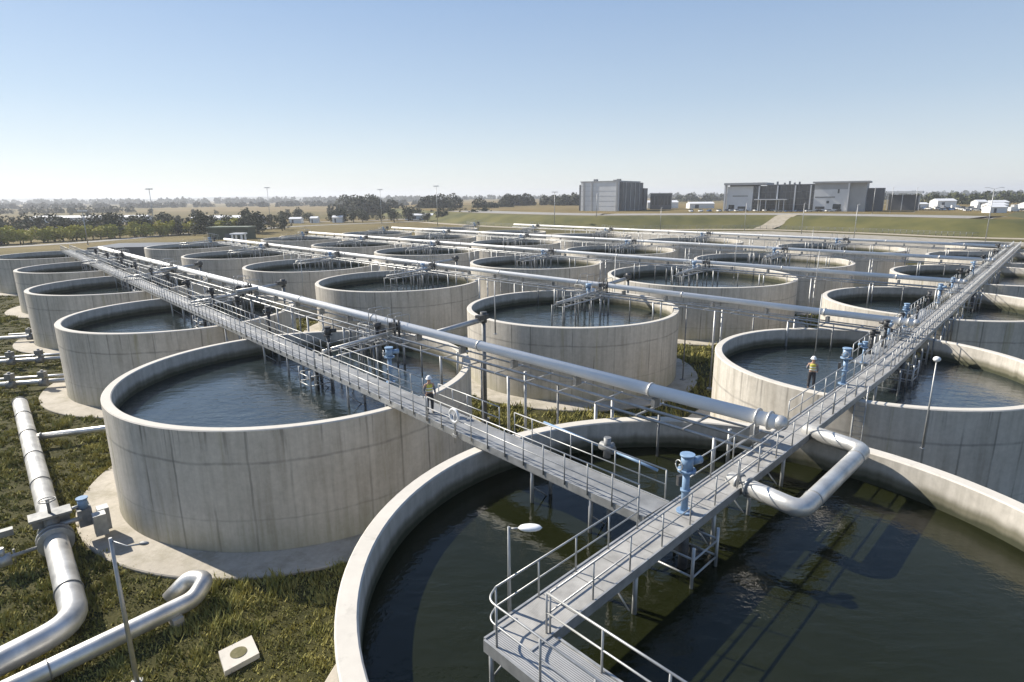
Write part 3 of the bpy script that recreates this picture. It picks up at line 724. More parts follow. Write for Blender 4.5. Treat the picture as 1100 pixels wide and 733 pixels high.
# ------------------------------------------------------------------ lamp posts
def lamp(loc, h, label, style='arm', r=.045, adir=(1, 0), nm='lamp_post', group=None, zb=None):
    x, y, z = loc; t = empty(nm, loc, label, 'lamp post', group); a = Vector((adir[0], adir[1], 0)).normalized()
    m = MB(); m.tube([(x, y, z), (x, y, z + h)], r, 8, rs=[r * 1.25, r * .8]); m.cyl((x, y, z), (x, y, z + .05), r * 3, 8); m.build('pole', STEEL, t)
    if style == 'arm':
        m = MB(); m.cyl((x, y, z + h - .06), (x + a.x * .3, y + a.y * .3, z + h - .02), .025, 6); m.build('arm', STEEL, t)
        m = MB(); m.ball((x + a.x * .52, y + a.y * .52, z + h), .3, 12, 6, (1, .5, .25)); m.build('lamp_head', WHITE, t)
    elif style == 'globe':
        m = MB(); m.ball((x, y, z + h + .1), .16, 12, 8, (1, 1, .8)); m.build('lamp_head', WHITE, t)
    elif style == 'mast':
        m = MB()
        for k in range(4):
            b = math.pi / 2 * k; m.box((x + math.cos(b) * r * 6, y + math.sin(b) * r * 6, z + h), (r * 9, r * 4, r * 3), (math.cos(b), math.sin(b)))
        m.build('lamp_head', WHITE, t)
    elif style == 'twin':
        m = MB()
        for s in (-1, 1): m.tube([(x, y, z + h - .1), (x + s * a.x * 1.6, y + s * a.y * 1.6, z + h + .4)], .05, 6); m.box((x + s * a.x * 2.2, y + s * a.y * 2.2, z + h + .42), (1.2, .35, .12), a)
        m.build('lamp_head', STEEL, t)
    elif style == 'bent':
        m = MB(); m.tube([(x, y, z + h - .1), (x + a.x * .5, y + a.y * .5, z + h - .35), (x + a.x * .95, y + a.y * .95, z + h - .3)], .028, 6); m.build('arm', STEEL, t)
        m = MB(); m.ball((x + a.x * 1.05, y + a.y * 1.05, z + h - .28), .14, 10, 6, (1.3, .6, .5)); m.build('lamp_head', STEELD, t)
    return t
lamp((-.12, 13.0, D - .3), 2.65, 'slim lamp post with flat white head on the foreground walkway corner', 'arm', .04, (1, -.1))
lamp((19.4, 26.2, 5.2), 4.3, 'thin pole with white globe head rising by the rim of the right tank', 'globe', .035)
lamp((-13.7, 18.1, 0), 5.85, 'thin grey lamp post with bent arm on the grass at lower left', 'bent', .07, (1, .1))
thin = [((-1.3, 45.5), 6.5, 4.2, 'at the rim of the middle tank'), ((23.5, 44.6), 5, 4.6, 'behind the actuators in the right tank'), ((-40.5, 52), 0, 3.6, 'on the grass near the left valves'), ((-42.5, 58), 0, 4.2, 'on the grass farther left'),
        ((11.5, 66), 0, 10.5, 'rising behind the middle tank'), ((33, 88), 5, 6, 'in the fourth row of tanks'), ((-25, 71), 5, 5.5, 'in the second row near the long pipe'), ((-14, 104), 5, 6, 'in the third row of tanks'),
        ((52, 104), 5, 6, 'behind the far right row'), ((36, 70), 5, 5.5, 'beside the second tank under the right walkway')]
for (x, y), z, h, wl in thin: lamp((x, y, z), h, 'bare thin grey pole ' + wl, 'none', .045, nm='thin_pole', group='thin grey poles among the tanks')['category'] = 'pole'
masts = [((-178, 303), 22, 'leftmost tall floodlight mast behind the tank field'), ((-152, 384), 23.5, 'tall floodlight mast behind the small green building'), ((-85, 400), 22, 'tall floodlight mast left of the middle treeline'),
         ((-44, 364), 23.2, 'tall floodlight mast before the middle treeline'), ((-165, 235), 13, 'slender mast over the yellow shrubs'), ((24, 335), 19, 'tall mast left of the boxy grey building')]
for p, h, lb in masts: lamp((*p, 0), h, lb, 'mast', .16, nm='floodlight_mast', group='tall floodlight masts')['category'] = 'mast'
lamp((160, 203, 0), 18, 'tall twin-armed street lamp at the far right', 'twin', .13, (1, -.2), nm='street_lamp')
far_l = [((128, 225), 13, 'second tall lamp from the right edge'), ((74, 300), 11, 'lamp in front of the boxy grey building'), ((110, 285), 13, 'lamp between the two big buildings'), ((126, 262), 13, 'lamp before the left wing of the office'),
         ((196, 330), 14, 'lamp in front of the office annex'), ((215, 345), 14, 'lamp right of the office annex'), ((232, 350), 14, 'lamp beside the white canopy'), ((45, 320), 12, 'lamp at the left foot of the bank')]
for p, h, lb in far_l: lamp((*p, 0 if p[1] < 310 else PZ), h, 'thin street lamp, ' + lb, 'arm' , .12, nm='street_lamp', group='street lamps by the bank')

# ------------------------------------------------------------------ workers
def person(loc, yaw, label, arm):
    x, y, z = loc; t = bpy.data.objects
    cy, sy = math.cos(yaw), math.sin(yaw)
    def skin(name, joints, edges, mat, parent=None, sub=2):
        me = bpy.data.meshes.new(name); me.from_pydata([j[0] for j in joints], edges, []); me.materials.append(mat)
        o = bpy.data.objects.new(name, me); C.objects.link(o)
        mod = o.modifiers.new('skin', 'SKIN'); mod.use_smooth_shade = True
        for k, j in enumerate(joints):
            r = j[1]; me.skin_vertices[0].data[k].radius = (r, r) if not isinstance(r, tuple) else r
        me.skin_vertices[0].data[0].use_root = True
        ss = o.modifiers.new('sub', 'SUBSURF'); ss.levels = sub; ss.render_levels = sub
        if parent: o.parent = parent
        return o
    J = [((0, 0, .95), (.15, .11)), ((0, 0, 1.15), (.15, .10)), ((0, .01, 1.38), (.18, .11)), ((0, .01, 1.50), .065), ((0, -.01, 1.60), (.075, .09)), ((0, -.01, 1.73), (.07, .085))]
    E = [(0, 1), (1, 2), (2, 3), (3, 4), (4, 5)]
    def ch(start, js):
        p = start
        for j in js: J.append(j); E.append((p, len(J) - 1)); p = len(J) - 1
        return p
    legsj = {}
    for s in (-1, 1):
        ch(0, [((s * .10, 0, .88), .09), ((s * .12, -.02 if s > 0 else .03, .48), .06), ((s * .13, .01 + .05 * s, .09), .045), ((s * .14, -.13 + .05 * s, .04), .04)])
        el = (s * .27, .02, 1.13); wr = (s * .24, -.18, .98) if arm != 'reach' or s < 0 else (s * .30, -.36, 1.16)
        e = ch(2, [((s * .20, .01, 1.42), .06), (el, .046), (wr, .032)])
        h = Vector(wr); dr = (h - Vector(el)).normalized()
        pm = len(J); J.append((tuple(h + dr * .06), (.036, .018))); E.append((e, pm))
        for k, ln in enumerate((.065, .078, .072, .055)):
            o = Vector((0, 0, 1)) * (.028 - .018 * k); b = h + dr * .095 + o; J.append((tuple(b), .009)); E.append((pm, len(J) - 1)); J.append((tuple(b + dr * ln * .6 + Vector((-s * .012, 0, -.01))), .008)); E.append((len(J) - 2, len(J) - 1))
        J.append((tuple(h + dr * .05 + Vector((-s * .03, 0, .035))), .010)); E.append((pm, len(J) - 1)); J.append((tuple(h + dr * .085 + Vector((-s * .04, 0, .04))), .009)); E.append((len(J) - 2, len(J) - 1))
    body = skin('person', J, E, newmat('skin_tone', (.42, .25, .17), .6))
    body.location = loc; body.rotation_euler = (0, 0, yaw); tag(body, label, 'person')
    tj = [((0, 0, .96), (.17, .13)), ((0, 0, 1.06), (.165, .125))]; te = [(0, 1)]
    for s in (-1, 1):
        b = len(tj); tj += [((s * .10, 0, .86), (.105, .11)), ((s * .12, -.02 if s > 0 else .03, .48), .082), ((s * .13, .01 + .05 * s, .10), .07)]; te += [(0, b), (b, b + 1), (b + 1, b + 2)]
    skin('trousers', tj, te, noisy('dark_work_cloth', (.03, .03, .035), (.055, .055, .06), 8, .9), body)
    vj = [((0, 0, 1.0), (.175, .135)), ((0, 0, 1.2), (.175, .135)), ((0, .01, 1.40), (.21, .14)), ((0, .01, 1.46), (.13, .11))]; skin('vest', vj, [(0, 1), (1, 2), (2, 3)], VEST, body)
    sj = []; se = []
    for s in (-1, 1):
        b = len(sj); sj += [((s * .17, .01, 1.42), .075), ((s * .27, .02, 1.14), .058), (tuple(Vector((s * .27, .02, 1.13)).lerp(Vector((s * .24, -.18, .98) if arm != 'reach' or s < 0 else (s * .30, -.36, 1.16)), .85)), .045)]; se += [(b, b + 1), (b + 1, b + 2)]
    for k in range(2): skin('sleeve', sj[3 * k:3 * k + 3], [(0, 1), (1, 2)], noisy('work_shirt', (.10, .11, .13), (.16, .17, .19), 8, .9), body)
    m = MB(); m.lathe([(.0, 1.87), (.05, 1.865), (.10, 1.83), (.125, 1.77), (.13, 1.73), (.165, 1.715), (.165, 1.705), (.12, 1.70)], (0, -.01, 0), 20); o = m.build('helmet', WHITE, None); o.location = (0, 0, 0); o.parent = body
    m = MB()
    m.ball((0, -.105, 1.635), .018, 8, 6, (1, 1.2, 1.3))
    for s in (-1, 1): m.ball((s * .082, .0, 1.65), .022, 8, 6, (.5, 1, 1.4))
    o = m.build('nose_and_ears', newmat('skin_tone', (.42, .25, .17), .6), None); o.location = (0, 0, 0); o.parent = body
    m = MB()
    for s in (-1, 1): m.ball((s * .03, -.088, 1.665), .012, 8, 6)
    o = m.build('eye', DARK, None); o.location = (0, 0, 0); o.parent = body
    m = MB()
    m.ball((.13, -.05, .05), .085, 10, 6, (.62, 1.55, .6)); m.ball((-.13, -.12, .05), .085, 10, 6, (.62, 1.55, .6)); o = m.build('boots', DARK, None); o.location = (0, 0, 0); o.parent = body
    m = MB()
    for zz in (1.12, 1.25): m.lathe([(.185, zz - .025), (.188, zz), (.185, zz + .025)], (0, 0, 0), 20)
    for v_i, v in enumerate(m.v): m.v[v_i] = (v[0] * 1.0, v[1] * .78, v[2])
    o = m.build('reflective_band', WHITE, None); o.location = (0, 0, 0); o.parent = body
    return body
person((16.5, 31.4, RIM), R_(150), 'worker in yellow vest and white helmet standing on the right tank rim', 'reach')
pA = Vector(W1A + (0,)) + d1 * 13.6
person((pA.x - .15, pA.y - .1, D), R_(25), 'worker in yellow vest and white helmet walking on the left walkway', 'down')
person((13.7, 49.5 + 5.5, 7.5), R_(190), 'distant worker in dark clothes standing on the second long pipe rack', 'down') if False else None

# life ring on the left walkway
t = empty('life_ring', (-2.6, 25.3, D + .5), 'white life ring hanging on the near rail of the left walkway', 'life ring')
c = Vector(W1A + (0,)) + d1 * 10.8 + n1 * (WD1 / 2 + .16) + Vector((0, 0, D + .78)); m = MB()
m.tube([c + d1 * .3 * math.cos(a) + Vector((0, 0, .3 * math.sin(a))) for a in [2 * math.pi * k / 20 for k in range(21)]], .06, 8); m.build('ring', WHITE, t)
m = MB(); m.cyl(c - Vector((0, 0, 1.3)), c + Vector((0, 0, .05)), .03, 6); m.box(c - Vector((0, 0, .95)), (.3, .1, .12), d1); m.build('bracket', STEEL, t)

# ladder on the right tank
t = empty('ladder', (13.9, 27.5, 3), 'steel ladder fixed to the wall of the right tank under the walkway', 'ladder')
x, y, R = TANKS[(0, 1)]; an = math.atan2(27.7 - y, 15.6 - x) + .1; c = Vector((x + (R + .18) * math.cos(an), y + (R + .18) * math.sin(an), 0)); tq = Vector((-math.sin(an), math.cos(an), 0)); m = MB()
for s in (-1, 1): m.cyl(c + tq * .25 * s + Vector((0, 0, .4)), c + tq * .25 * s + Vector((0, 0, 7.4)), .03, 6)
for k in range(21): zz = .7 + k * .28; m.cyl(c - tq * .25 + Vector((0, 0, zz)), c + tq * .25 + Vector((0, 0, zz)), .018, 6)
m.build('rails_and_rungs', STEEL, t)

# ------------------------------------------------------------------ pipes and valves on the grass at lower left
t = empty('ground_pipe', (-18, 21, 0), 'thick silver pipe running over the grass with an elbow at lower left', 'pipe')
m = MB(); pts = fillet([(-40.6, 46.6, .8), (-17.3, 20.3, .8), (-21.6, 13.6, .8)], 1.2, 6); m.tube(pts, .5, 24); m.build('pipe', PIPE, t)
dp = Vector((23.3, -26.3, 0)).normalized()
for q in (0.05, 4.5, 9.5, 14.5, 19.5, 32.6): 
    p = Vector((-40.6, 46.6, .8)) + dp * q; m = MB(); m.cyl(p, p + dp * .07, .545 if q > .1 else .56, 24); m.build('joint_band', STEELD, t)
for q in (2, 10, 18, 30):
    p = Vector((-40.6, 46.6, .2)) + dp * q; m = MB(); m.box(p, (.5, .95, .4), dp); m.build('saddle', CO['slab'], t)
t = empty('branch_pipe', (-31, 41.5, 0), 'narrow silver branch pipe from the thick pipe to the left tank wall', 'pipe')
m = MB(); m.tube([(-33.9, 39.2, .8), (-24.0, 42.8, .9)], .22, 16); m.build('pipe', PIPE, t)
m = MB(); m.cyl((-33.4, 39.38, .8), (-33.3, 39.42, .8), .28, 16); m.build('flange', STEELD, t)
t = empty('ground_pipe', (-15, 20, 0), 'silver pipe lying diagonal on the grass, its end curling back up', 'pipe')
m = MB(); m.tube(fillet([(-21.5, 12.6, .6), (-14.35, 20.9, .6), (-13.5, 21.9, .6), (-13.3, 22.6, 1.05), (-14.2, 22.9, .9), (-14.9, 22.4, .2)], .35, 5), .36, 20); m.build('pipe', PIPE, t)
m = MB(); g = Vector((7.15, 8.3, 0)).normalized()
for q in (3.5, 7.2): p = Vector((-21.5, 12.6, .6)) + g * q; m.cyl(p, p + g * .05, .385, 20)
m.build('joint_band', STEELD, t)
for p in ((-14.0, 21.2, .2), (-18, 16.7, .2)): m = MB(); m.box(p, (.4, .9, .4), g); m.build('saddle', CO['slab'], t)
# gate valve on the thick pipe
vp = Vector((-40.6, 46.6, .8)) + dp * 27.2; q = Vector((-dp.y, dp.x, 0))
t = empty('gate_valve', (vp.x, vp.y, 0), 'grey gate valve with handwheel and blue motor on the thick pipe', 'valve')
m = MB(); m.cyl(vp - dp * .1, vp + dp * .1, .78, 24); m.cyl(vp + dp * .3, vp + dp * .42, .75, 24); m.cyl(vp - dp * .9, vp - dp * .78, .66, 24); m.cyl(vp - dp * .9, vp + dp * .4, .6, 20); m.build('body', STEEL, t)
m = MB(); m.cyl(vp - dp * .4, vp - dp * .4 + Vector((0, 0, 1.25)), .32, 14); m.box(vp - dp * .4 + Vector((0, 0, 1.2)), (.9, 1.7, .12), dp); m.cyl(vp - dp * .4 + Vector((0, 0, 1.2)), vp - dp * .4 + Vector((0, 0, 2.0)), .07, 8); m.box(vp - dp * .75 + Vector((0, 0, .75)), (.5, 1.5, .4), dp); m.build('bonnet', STEELD, t)
m = MB(); c = vp - dp * .4 + Vector((0, 0, 1.95)); m.tube([c + Vector((.35 * math.cos(a), .35 * math.sin(a), 0)) for a in [2 * math.pi * k / 16 for k in range(17)]], .03, 6); m.tube([c - q * .35, c + q * .35], .02, 6); m.tube([c - dp * .35, c + dp * .35], .02, 6); m.build('handwheel', STEELD, t)
m = MB(); c = vp - dp * .5 + q * 1.35 + Vector((0, 0, .55)); m.box(c, (.7, .6, .9), dp); m.build('motor_base', STEELD, t); m = MB(); m.cyl(c + Vector((0, 0, .45)), c + Vector((0, 0, .95)), .22, 12); m.cyl(c + Vector((0, 0, .95)), c + Vector((0, 0, 1.0)), .27, 12); m.cyl(c + Vector((0, 0, .7)) - dp * .5, c + Vector((0, 0, .7)), .12, 10); m.build('motor', BLUE, t)
m = MB(); m.box(c + dp * .1 + q * .75 - Vector((0, 0, .35)), (.6, .5, 1.2), dp); m.box(c + dp * .9 + q * .5 - Vector((0, 0, .25)), (.55, .55, 1.1), dp); m.build('control_box', STEEL, t)
m = MB(); m.cyl(vp - dp * .6 + q * .3 + Vector((0, 0, 1.0)), vp - dp * .6 + q * 1.6 + Vector((0, 0, 1.15)), .09, 8); m.cyl(vp - dp * .2 + q * .3 + Vector((0, 0, .6)), vp - dp * .2 + q * 1.2 + Vector((0, 0, .6)), .12, 8); m.build('coupling', STEEL, t)
c2 = vp + dp * .5 - q * 2.0
t = empty('small_valve', (c2.x, c2.y, 0), 'small valve with bent frame on the thin side pipe at left edge', 'valve')
m = MB(); m.cyl(vp + dp * .3 - q * .5, vp + dp * .5 - q * 4.6 - Vector((0, 0, .1)), .09, 10); m.build('pipe', STEEL, t)
m = MB(); m.cyl(c2 + q * .3 + Vector((0, 0, -.05)), c2 - q * .3 + Vector((0, 0, -.05)), .3, 14); m.cyl(c2, c2 + Vector((0, 0, .6)), .12, 10); m.build('body', STEEL, t)
m = MB(); m.box(c2 - dp * .9 + Vector((0, 0, .9)), (.35, 1.1, .3), q.cross(Vector((0, 0, 1)))); m.build('frame', STEELD, t)
for s in (-.4, .4): m = MB(); p = c2 - dp * .9 + q * s; m.cyl((p.x, p.y, 0), (p.x, p.y, .75), .05, 6); m.build('leg', STEELD, t)
# farther valve clusters on the left edge
for k, (x, y, lb) in enumerate(((-50, 60.5, 'tangle of grey valves and pipes by the second left tank'), (-57, 72, 'cluster of grey valves near the third left tank'), (-43.5, 52.5, 'low grey pipe manifold on the grass at the left edge'))):
    t = empty('valve_cluster', (x, y, 0), lb, 'valve cluster', 'valve clusters on the left grass'); m = MB()
    m.tube([(x - 6, y - 1.2, .7), (x + 7, y + 2.2, .7)], .22, 12); m.tube([(x - 6, y + .8, .7), (x + 5, y + 3.6, .7)], .14, 10); m.build('pipe', PIPE, t)
    for u in (-2.2, 0.3, 2.6):
        m = MB(); m.cyl((x + u, y + u * .26, .4), (x + u, y + u * .26, 1.9), .12, 8); m.box((x + u, y + u * .26, 1.5), (.6, .5, .5)); m.cyl((x + u - .3, y + u * .26 - .08, .7), (x + u + .3, y + u * .26 + .08, .7), .36, 14); m.build('valve', STEELD if u < 1 else DARK, t)
# hatch slab
t = empty('hatch_slab', (-10.5, 19.25, 0), 'small pale concrete slab with a round mossy cover in the grass', 'hatch')
P = [Vector(p) for p in ((-11.3, 19.3, 0), (-10.4, 20.15, 0), (-9.7, 19.2, 0), (-10.6, 18.3, 0))]; m = MB()
vs = [p + Vector((0, 0, .02)) for p in P] + [p + Vector((0, 0, .24)) for p in P]; m.add(vs, [(4, 7, 6, 5), (0, 1, 5, 4), (1, 2, 6, 5), (2, 3, 7, 6), (3, 0, 4, 7)]); m.build('slab', CO['rim'], t)
m = MB(); m.cyl((-10.5, 19.23, .2), (-10.5, 19.23, .262), .30, 20); m.build('cover', noisy('mossy_cover', (.10, .095, .04), (.17, .15, .08), 6, .9), t)

# ------------------------------------------------------------------ grass
def grass():
    n = 30000
    xs = rng.uniform(-125, 2, n * 7); ys = rng.uniform(12, 135, n * 7)
    keep = np.ones(len(xs), bool)
    for (x, y, R) in TANKS.values(): keep &= np.hypot(xs - x, ys - y) > R + 1.98
    keep &= (ys > 12) & (xs > -ys * 1.15 - 8) 
    dd = np.hypot(xs, ys); keep &= rng.uniform(0, 1, len(xs)) < np.clip(30 / dd, .1, 1) ** 1.7
    # leave the hatch clear
    keep &= (np.abs(xs + 10.5) + np.abs(ys - 19.2)) > 1.0
    xs, ys = xs[keep][:n], ys[keep][:n]; return xs, ys
def blades(name, xs, ys, per, hgt, spread, label, mat):
    n = len(xs); N = n * per
    cl = .5 + .5 * np.sin(xs * 2.6 + np.sin(ys * 1.9) * 2) * np.sin(ys * 2.3 + np.sin(xs * 1.7) * 2); cl = np.clip(cl * 1.5 - .3, 0, 1)
    hs = np.repeat(hgt * (.15 + 1.35 * cl) * rng.uniform(.5, 1.3, n), per)
    bx = np.repeat(xs, per) + rng.normal(0, spread, N); by = np.repeat(ys, per) + rng.normal(0, spread, N)
    a = rng.uniform(0, 2 * np.pi, N); ln = rng.uniform(.1, .75, N) * hs; wd = rng.uniform(.018, .045, N) * np.clip(np.hypot(bx, by) / 22, 1, 4.5)
    dx, dy = np.cos(a), np.sin(a)
    v = np.empty((N, 3, 3)); v[:, 0] = np.c_[bx - dy * wd, by + dx * wd, np.zeros(N)]; v[:, 1] = np.c_[bx + dy * wd, by - dx * wd, np.zeros(N)]
    v[:, 2] = np.c_[bx + dx * ln, by + dy * ln, hs * rng.uniform(.6, 1, N)]
    me = bpy.data.meshes.new(name); me.vertices.add(N * 3); me.vertices.foreach_set('co', v.reshape(-1)); me.loops.add(N * 3); me.polygons.add(N)
    me.loops.foreach_set('vertex_index', np.arange(N * 3, dtype=np.int32)); me.polygons.foreach_set('loop_start', np.arange(0, N * 3, 3, dtype=np.int32)); me.polygons.foreach_set('loop_total', np.full(N, 3, dtype=np.int32))
    me.materials.append(mat); me.update(); me.validate(); o = bpy.data.objects.new(name, me); C.objects.link(o); tag(o, label, 'grass', kind='stuff')
gx, gy = grass(); blades('grass', gx, gy, 15, .22, .15, 'rough olive grass growing round the tanks', GRASS)
GV = noisy('van_paint', (.60, .60, .59), (.75, .75, .74), 1, .35)
def van(x, y, z, yaw, lb):
    t = empty('parked_van', (0, 0, 0), lb, 'van', 'white vans parked in the far right yard')
    m = MB(); m.box((-.6, 0, 1.5), (4.4, 2.0, 2.3)); m.box((2.1, 0, 1.0), (1.2, 1.9, 1.3)); o = m.build('body', GV, t); m = MB(); m.box((1.62, 0, 2.0), (.25, 1.7, .8)); m.build('window', GLASS, t)
    for a in (-1.9, 1.8): 
        for s in (-1, 1): m = MB(); m.cyl((a, s * .82, .38), (a, s * 1.02, .38), .38, 12); m.build('wheel', DARK, t)
    t.location = (x, y, z); t.rotation_euler = (0, 0, yaw); return t
v0 = van(285, 345, PZ, .1, 'white van parked in the far right yard')
for k in range(17):
    o = copy_tree(v0); o.location = (290 + (k % 9) * 11 + random.uniform(-2, 2), 335 + (k // 9) * 75 + random.uniform(-5, 5), PZ); o.rotation_euler = (0, 0, random.uniform(-.6, 1.7))
WEED = noisy('pale_weed_leaves', (.20, .20, .045), (.42, .38, .13), .9, .9, detail=4)
ii = rng.choice(len(gx), 700, replace=False); cl_ = (np.sin(gx[ii] * .5 + 1) * np.sin(gy[ii] * .6) > -.1); blades('grass', gx[ii][cl_], gy[ii][cl_], 80, .36, .26, 'pale taller weeds in clumps among the grass', WEED)
n = 5000; xs = rng.uniform(0, 60, n); ys = rng.uniform(38, 100, n); keep = np.ones(n, bool)
for (x, y, R) in TANKS.values(): keep &= np.hypot(xs - x, ys - y) > R + 1.98
blades('grass', xs[keep], ys[keep], 13, .5, .4, 'rough grass in the gaps between the middle tanks', GRASS)

# ------------------------------------------------------------------ trees
def leafmesh(name, lobes, n, size, mat, seed, trunk=None):
    r = np.random.default_rng(seed); L = np.array([l[:3] for l in lobes]); Rr = np.array([l[3] for l in lobes]); Zs = np.array([l[4] if len(l) > 4 else 1 for l in lobes])
    pr = Rr ** 2 / (Rr ** 2).sum(); k = r.choice(len(lobes), n, p=pr)
    d = r.normal(size=(n, 3)); d /= np.linalg.norm(d, axis=1)[:, None]; rad = Rr[k] * r.uniform(.55, 1.08, n) ** .7
    c = L[k] + d * rad[:, None] * np.c_[np.ones(n), np.ones(n), Zs[k]]; c[:, 2] = np.maximum(c[:, 2], .15)
    s = size * r.uniform(.5, 1.3, n); a = r.normal(size=(n, 3)); a /= np.linalg.norm(a, axis=1)[:, None]; b = np.cross(a, r.normal(size=(n, 3))); b /= np.linalg.norm(b, axis=1)[:, None]
    v = np.stack([c - a * s[:, None], c + b * s[:, None] * .8, c + a * s[:, None], c - b * s[:, None] * .6], 1)
    me = bpy.data.meshes.new(name); me.from_pydata(v.reshape(-1, 3).tolist(), [], [(4 * i, 4 * i + 1, 4 * i + 2, 4 * i + 3) for i in range(n)]); me.materials.append(mat); me.update(); return me
def tree_proto(name, h, w, mat, seed, n=420):
    r = random.Random(seed); lobes = []
    for k in range(13):
        a = r.uniform(0, 6.3); q = r.uniform(0, w * .32); lobes.append((q * 1.35 * math.cos(a), q * 1.35 * math.sin(a), h * r.uniform(.25, .92), w * r.uniform(.10, .27), r.uniform(.8, 1.5)))
    me = leafmesh('crown', lobes, n, w * .065, mat, seed)
    m = MB(); m.tube([(0, 0, 0), (.1, 0, h * .3), (0, .1, h * .7)], .2, 6, rs=[w * .045, w * .03, w * .01])
    for k in range(4): a = k * 1.7; m.tube([(0, 0, h * .3), (w * .22 * math.cos(a), w * .22 * math.sin(a), h * .58)], .1, 5, rs=[w * .02, w * .008])
    t = empty(name, (0, 0, 0)); m.build('trunk', BARK, t); o = bpy.data.objects.new('crown', me); C.objects.link(o); o.parent = t
    return t
pro = {'Y': [tree_proto('shrub', 6.0, 6.6, LEAFY, s, 900) for s in (1, 2, 3)], 'D': [tree_proto('broadleaf_tree', 9, 8.5, LEAFD, s) for s in (4, 5, 6)], 'M': [tree_proto('broadleaf_tree', 8, 7, LEAFM, s) for s in (7, 8, 9)]}
used = set()
def tree(kind, x, y, z, sc, label, group):
    p = random.choice(pro[kind])
    if p.name in used: o = copy_tree(p)
    else: used.add(p.name); o = p
    o.location = (x, y, z); o.rotation_euler = (0, 0, random.uniform(0, 6.3)); o.scale = (sc, sc, sc * random.uniform(.85, 1.15) * (.8 if kind == 'Y' else .85)); tag(o, label, 'shrub' if kind == 'Y' else 'tree', group)
for k in range(64):
    f = k / 63; x = -205 + 75 * f + random.uniform(-2, 2); y = 208 + 115 * f + random.uniform(-4, 4)
    tree('Y', x - 16, y + 6, 0, random.uniform(.85, 1.25), 'yellow-green shrub in the hedge row behind the left road', 'yellow-green shrubs along the left road')
for k in range(190):
    x = random.uniform(-420, -120); y = 292 + random.uniform(-15, 60) + (x + 280) * .3 * 0
    tree('D' if random.random() < .75 else 'M', x, y, 0, random.uniform(.7, 1.25), 'dark tree in the grove behind the yellow-green shrubs', 'dark trees behind the left shrubs')
for k in range(60):
    x = random.uniform(-560, -150); y = random.uniform(400, 700)
    tree(random.choice('DMM'), x, y, 0, random.uniform(.45, .9), 'small scattered tree on the dry plain at far left', 'small trees scattered on the left plain')
for k in range(64):
    x = random.uniform(-185, -20); y = random.uniform(425, 520)
    tree(random.choice('DDM'), x, y, 0, random.uniform(.7, 1.2), 'dark tree in the scattered line behind the middle of the tank field', 'scattered trees behind the tank field')
for k in range(26):
    x = random.uniform(170, 420); y = 420 + random.uniform(0, 60)
    tree(random.choice('DM'), x + 90, y + 60, PZ, random.uniform(.6, 1.1), 'dark tree among the sheds at the far right', 'trees right of the office building')
for ps in pro.values():
    for p in ps:
        if p.name not in used: 
            for ch in list(p.children): bpy.data.objects.remove(ch)
            bpy.data.objects.remove(p)
def wood(x0, x1, Y, dep, h, n, size, mat, seed, label, z0=0):
    r = np.random.default_rng(seed); k = max(12, int((x1 - x0) / (h * .38))); lobes = []
    for i in range(k):
        s = r.uniform(.55, 1.1); lobes.append((r.uniform(x0, x1), Y + r.uniform(0, dep), z0 + h * s * .5, h * s * .5, 1.0)); 
        lobes.append((lobes[-1][0] + r.normal(0, h * .3), lobes[-1][1], z0 + h * s * .3, h * s * .5, .8))
    me = leafmesh('wood', lobes, n, size, mat, seed); o = bpy.data.objects.new('wood', me); C.objects.link(o); tag(o, label, 'wood', kind='stuff')
wood(-185, -5, 600, 80, 19, 15000, 1.3, LEAFD, 11, 'tall dark belt of trees in the middle distance')
wood(-5, 110, 690, 60, 13, 8000, 1.3, LEAFD, 21, 'lower belt of trees left of the boxy grey building', PZ)
wood(-1500, -100, 1250, 200, 12, 22000, 2.0, LEAFD, 12, 'far belt of trees beyond the tan fields')
wood(-900, -520, 820, 40, 9, 5000, 1.3, LEAFD, 16, 'belt of trees across the left fields')
wood(-3000, 3000, 2200, 500, 22, 36000, 5, LEAFD, 13, 'distant woodland along the whole horizon')
wood(60, 1700, 950, 250, 18, 34000, 2.4, LEAFD, 14, 'woodland behind the office buildings')
wood(400, 900, 560, 90, 11, 16000, 1.5, LEAFM, 15, 'green woodland behind the sheds at far right', PZ)

# ------------------------------------------------------------------ buildings
def bx(t, name, mat, x0, x1, y0, y1, z0, z1):
    m = MB(); m.box(((x0 + x1) / 2, (y0 + y1) / 2, (z0 + z1) / 2), (x1 - x0, y1 - y0, z1 - z0)); return m.build(name, mat, t)
# boxy grey building
def setrot(t, loc, rot, sc=(1, 1, 1)): t.location = loc; t.rotation_euler = (0, 0, R_(rot)); t.scale = sc
t = empty('office_building', (0, 0, PZ), 'boxy grey windowless building on top of the grass bank', 'building')
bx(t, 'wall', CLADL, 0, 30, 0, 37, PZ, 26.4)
bx(t, 'wall', CLADD, 30.02, 32.5, 1.5, 37.5, PZ, 26.0); bx(t, 'wall', CLADD, 28, 33.5, 37.6, 44, PZ, 22.0); bx(t, 'wall', CLADD, -1.8, -.02, .8, 30, PZ, 24.6)  # first dark slab puts the right side's shade into its colour
for x in (2.0, 8.5, 28.2): bx(t, 'rib', CLAD, x, x + 1.2, -.5, -.03, PZ, 26.9)
bx(t, 'parapet', CLAD, -.4, 30.4, -.4, 37.4, 26.42, 27.0)
for zz in (9.5, 13, 16.5, 20, 23.5): bx(t, 'cladding_joint', CLAD, .2, 29.8, -.06, -.01, zz, zz + .14)
for yy in (6, 14, 22, 30): bx(t, 'rib', CLAD, 32.52, 32.8, yy, yy + .8, PZ, 26.2)
for a, b_, h in ((5, 10, 1.6), (16, 20, 1.2), (24, 9, 1.4)): bx(t, 'roof_unit', STEELD, a, a + 2.5, b_, b_ + 2.5, 27.0, 27.0 + h)
setrot(t, (51.5, 450, PZ), -35)
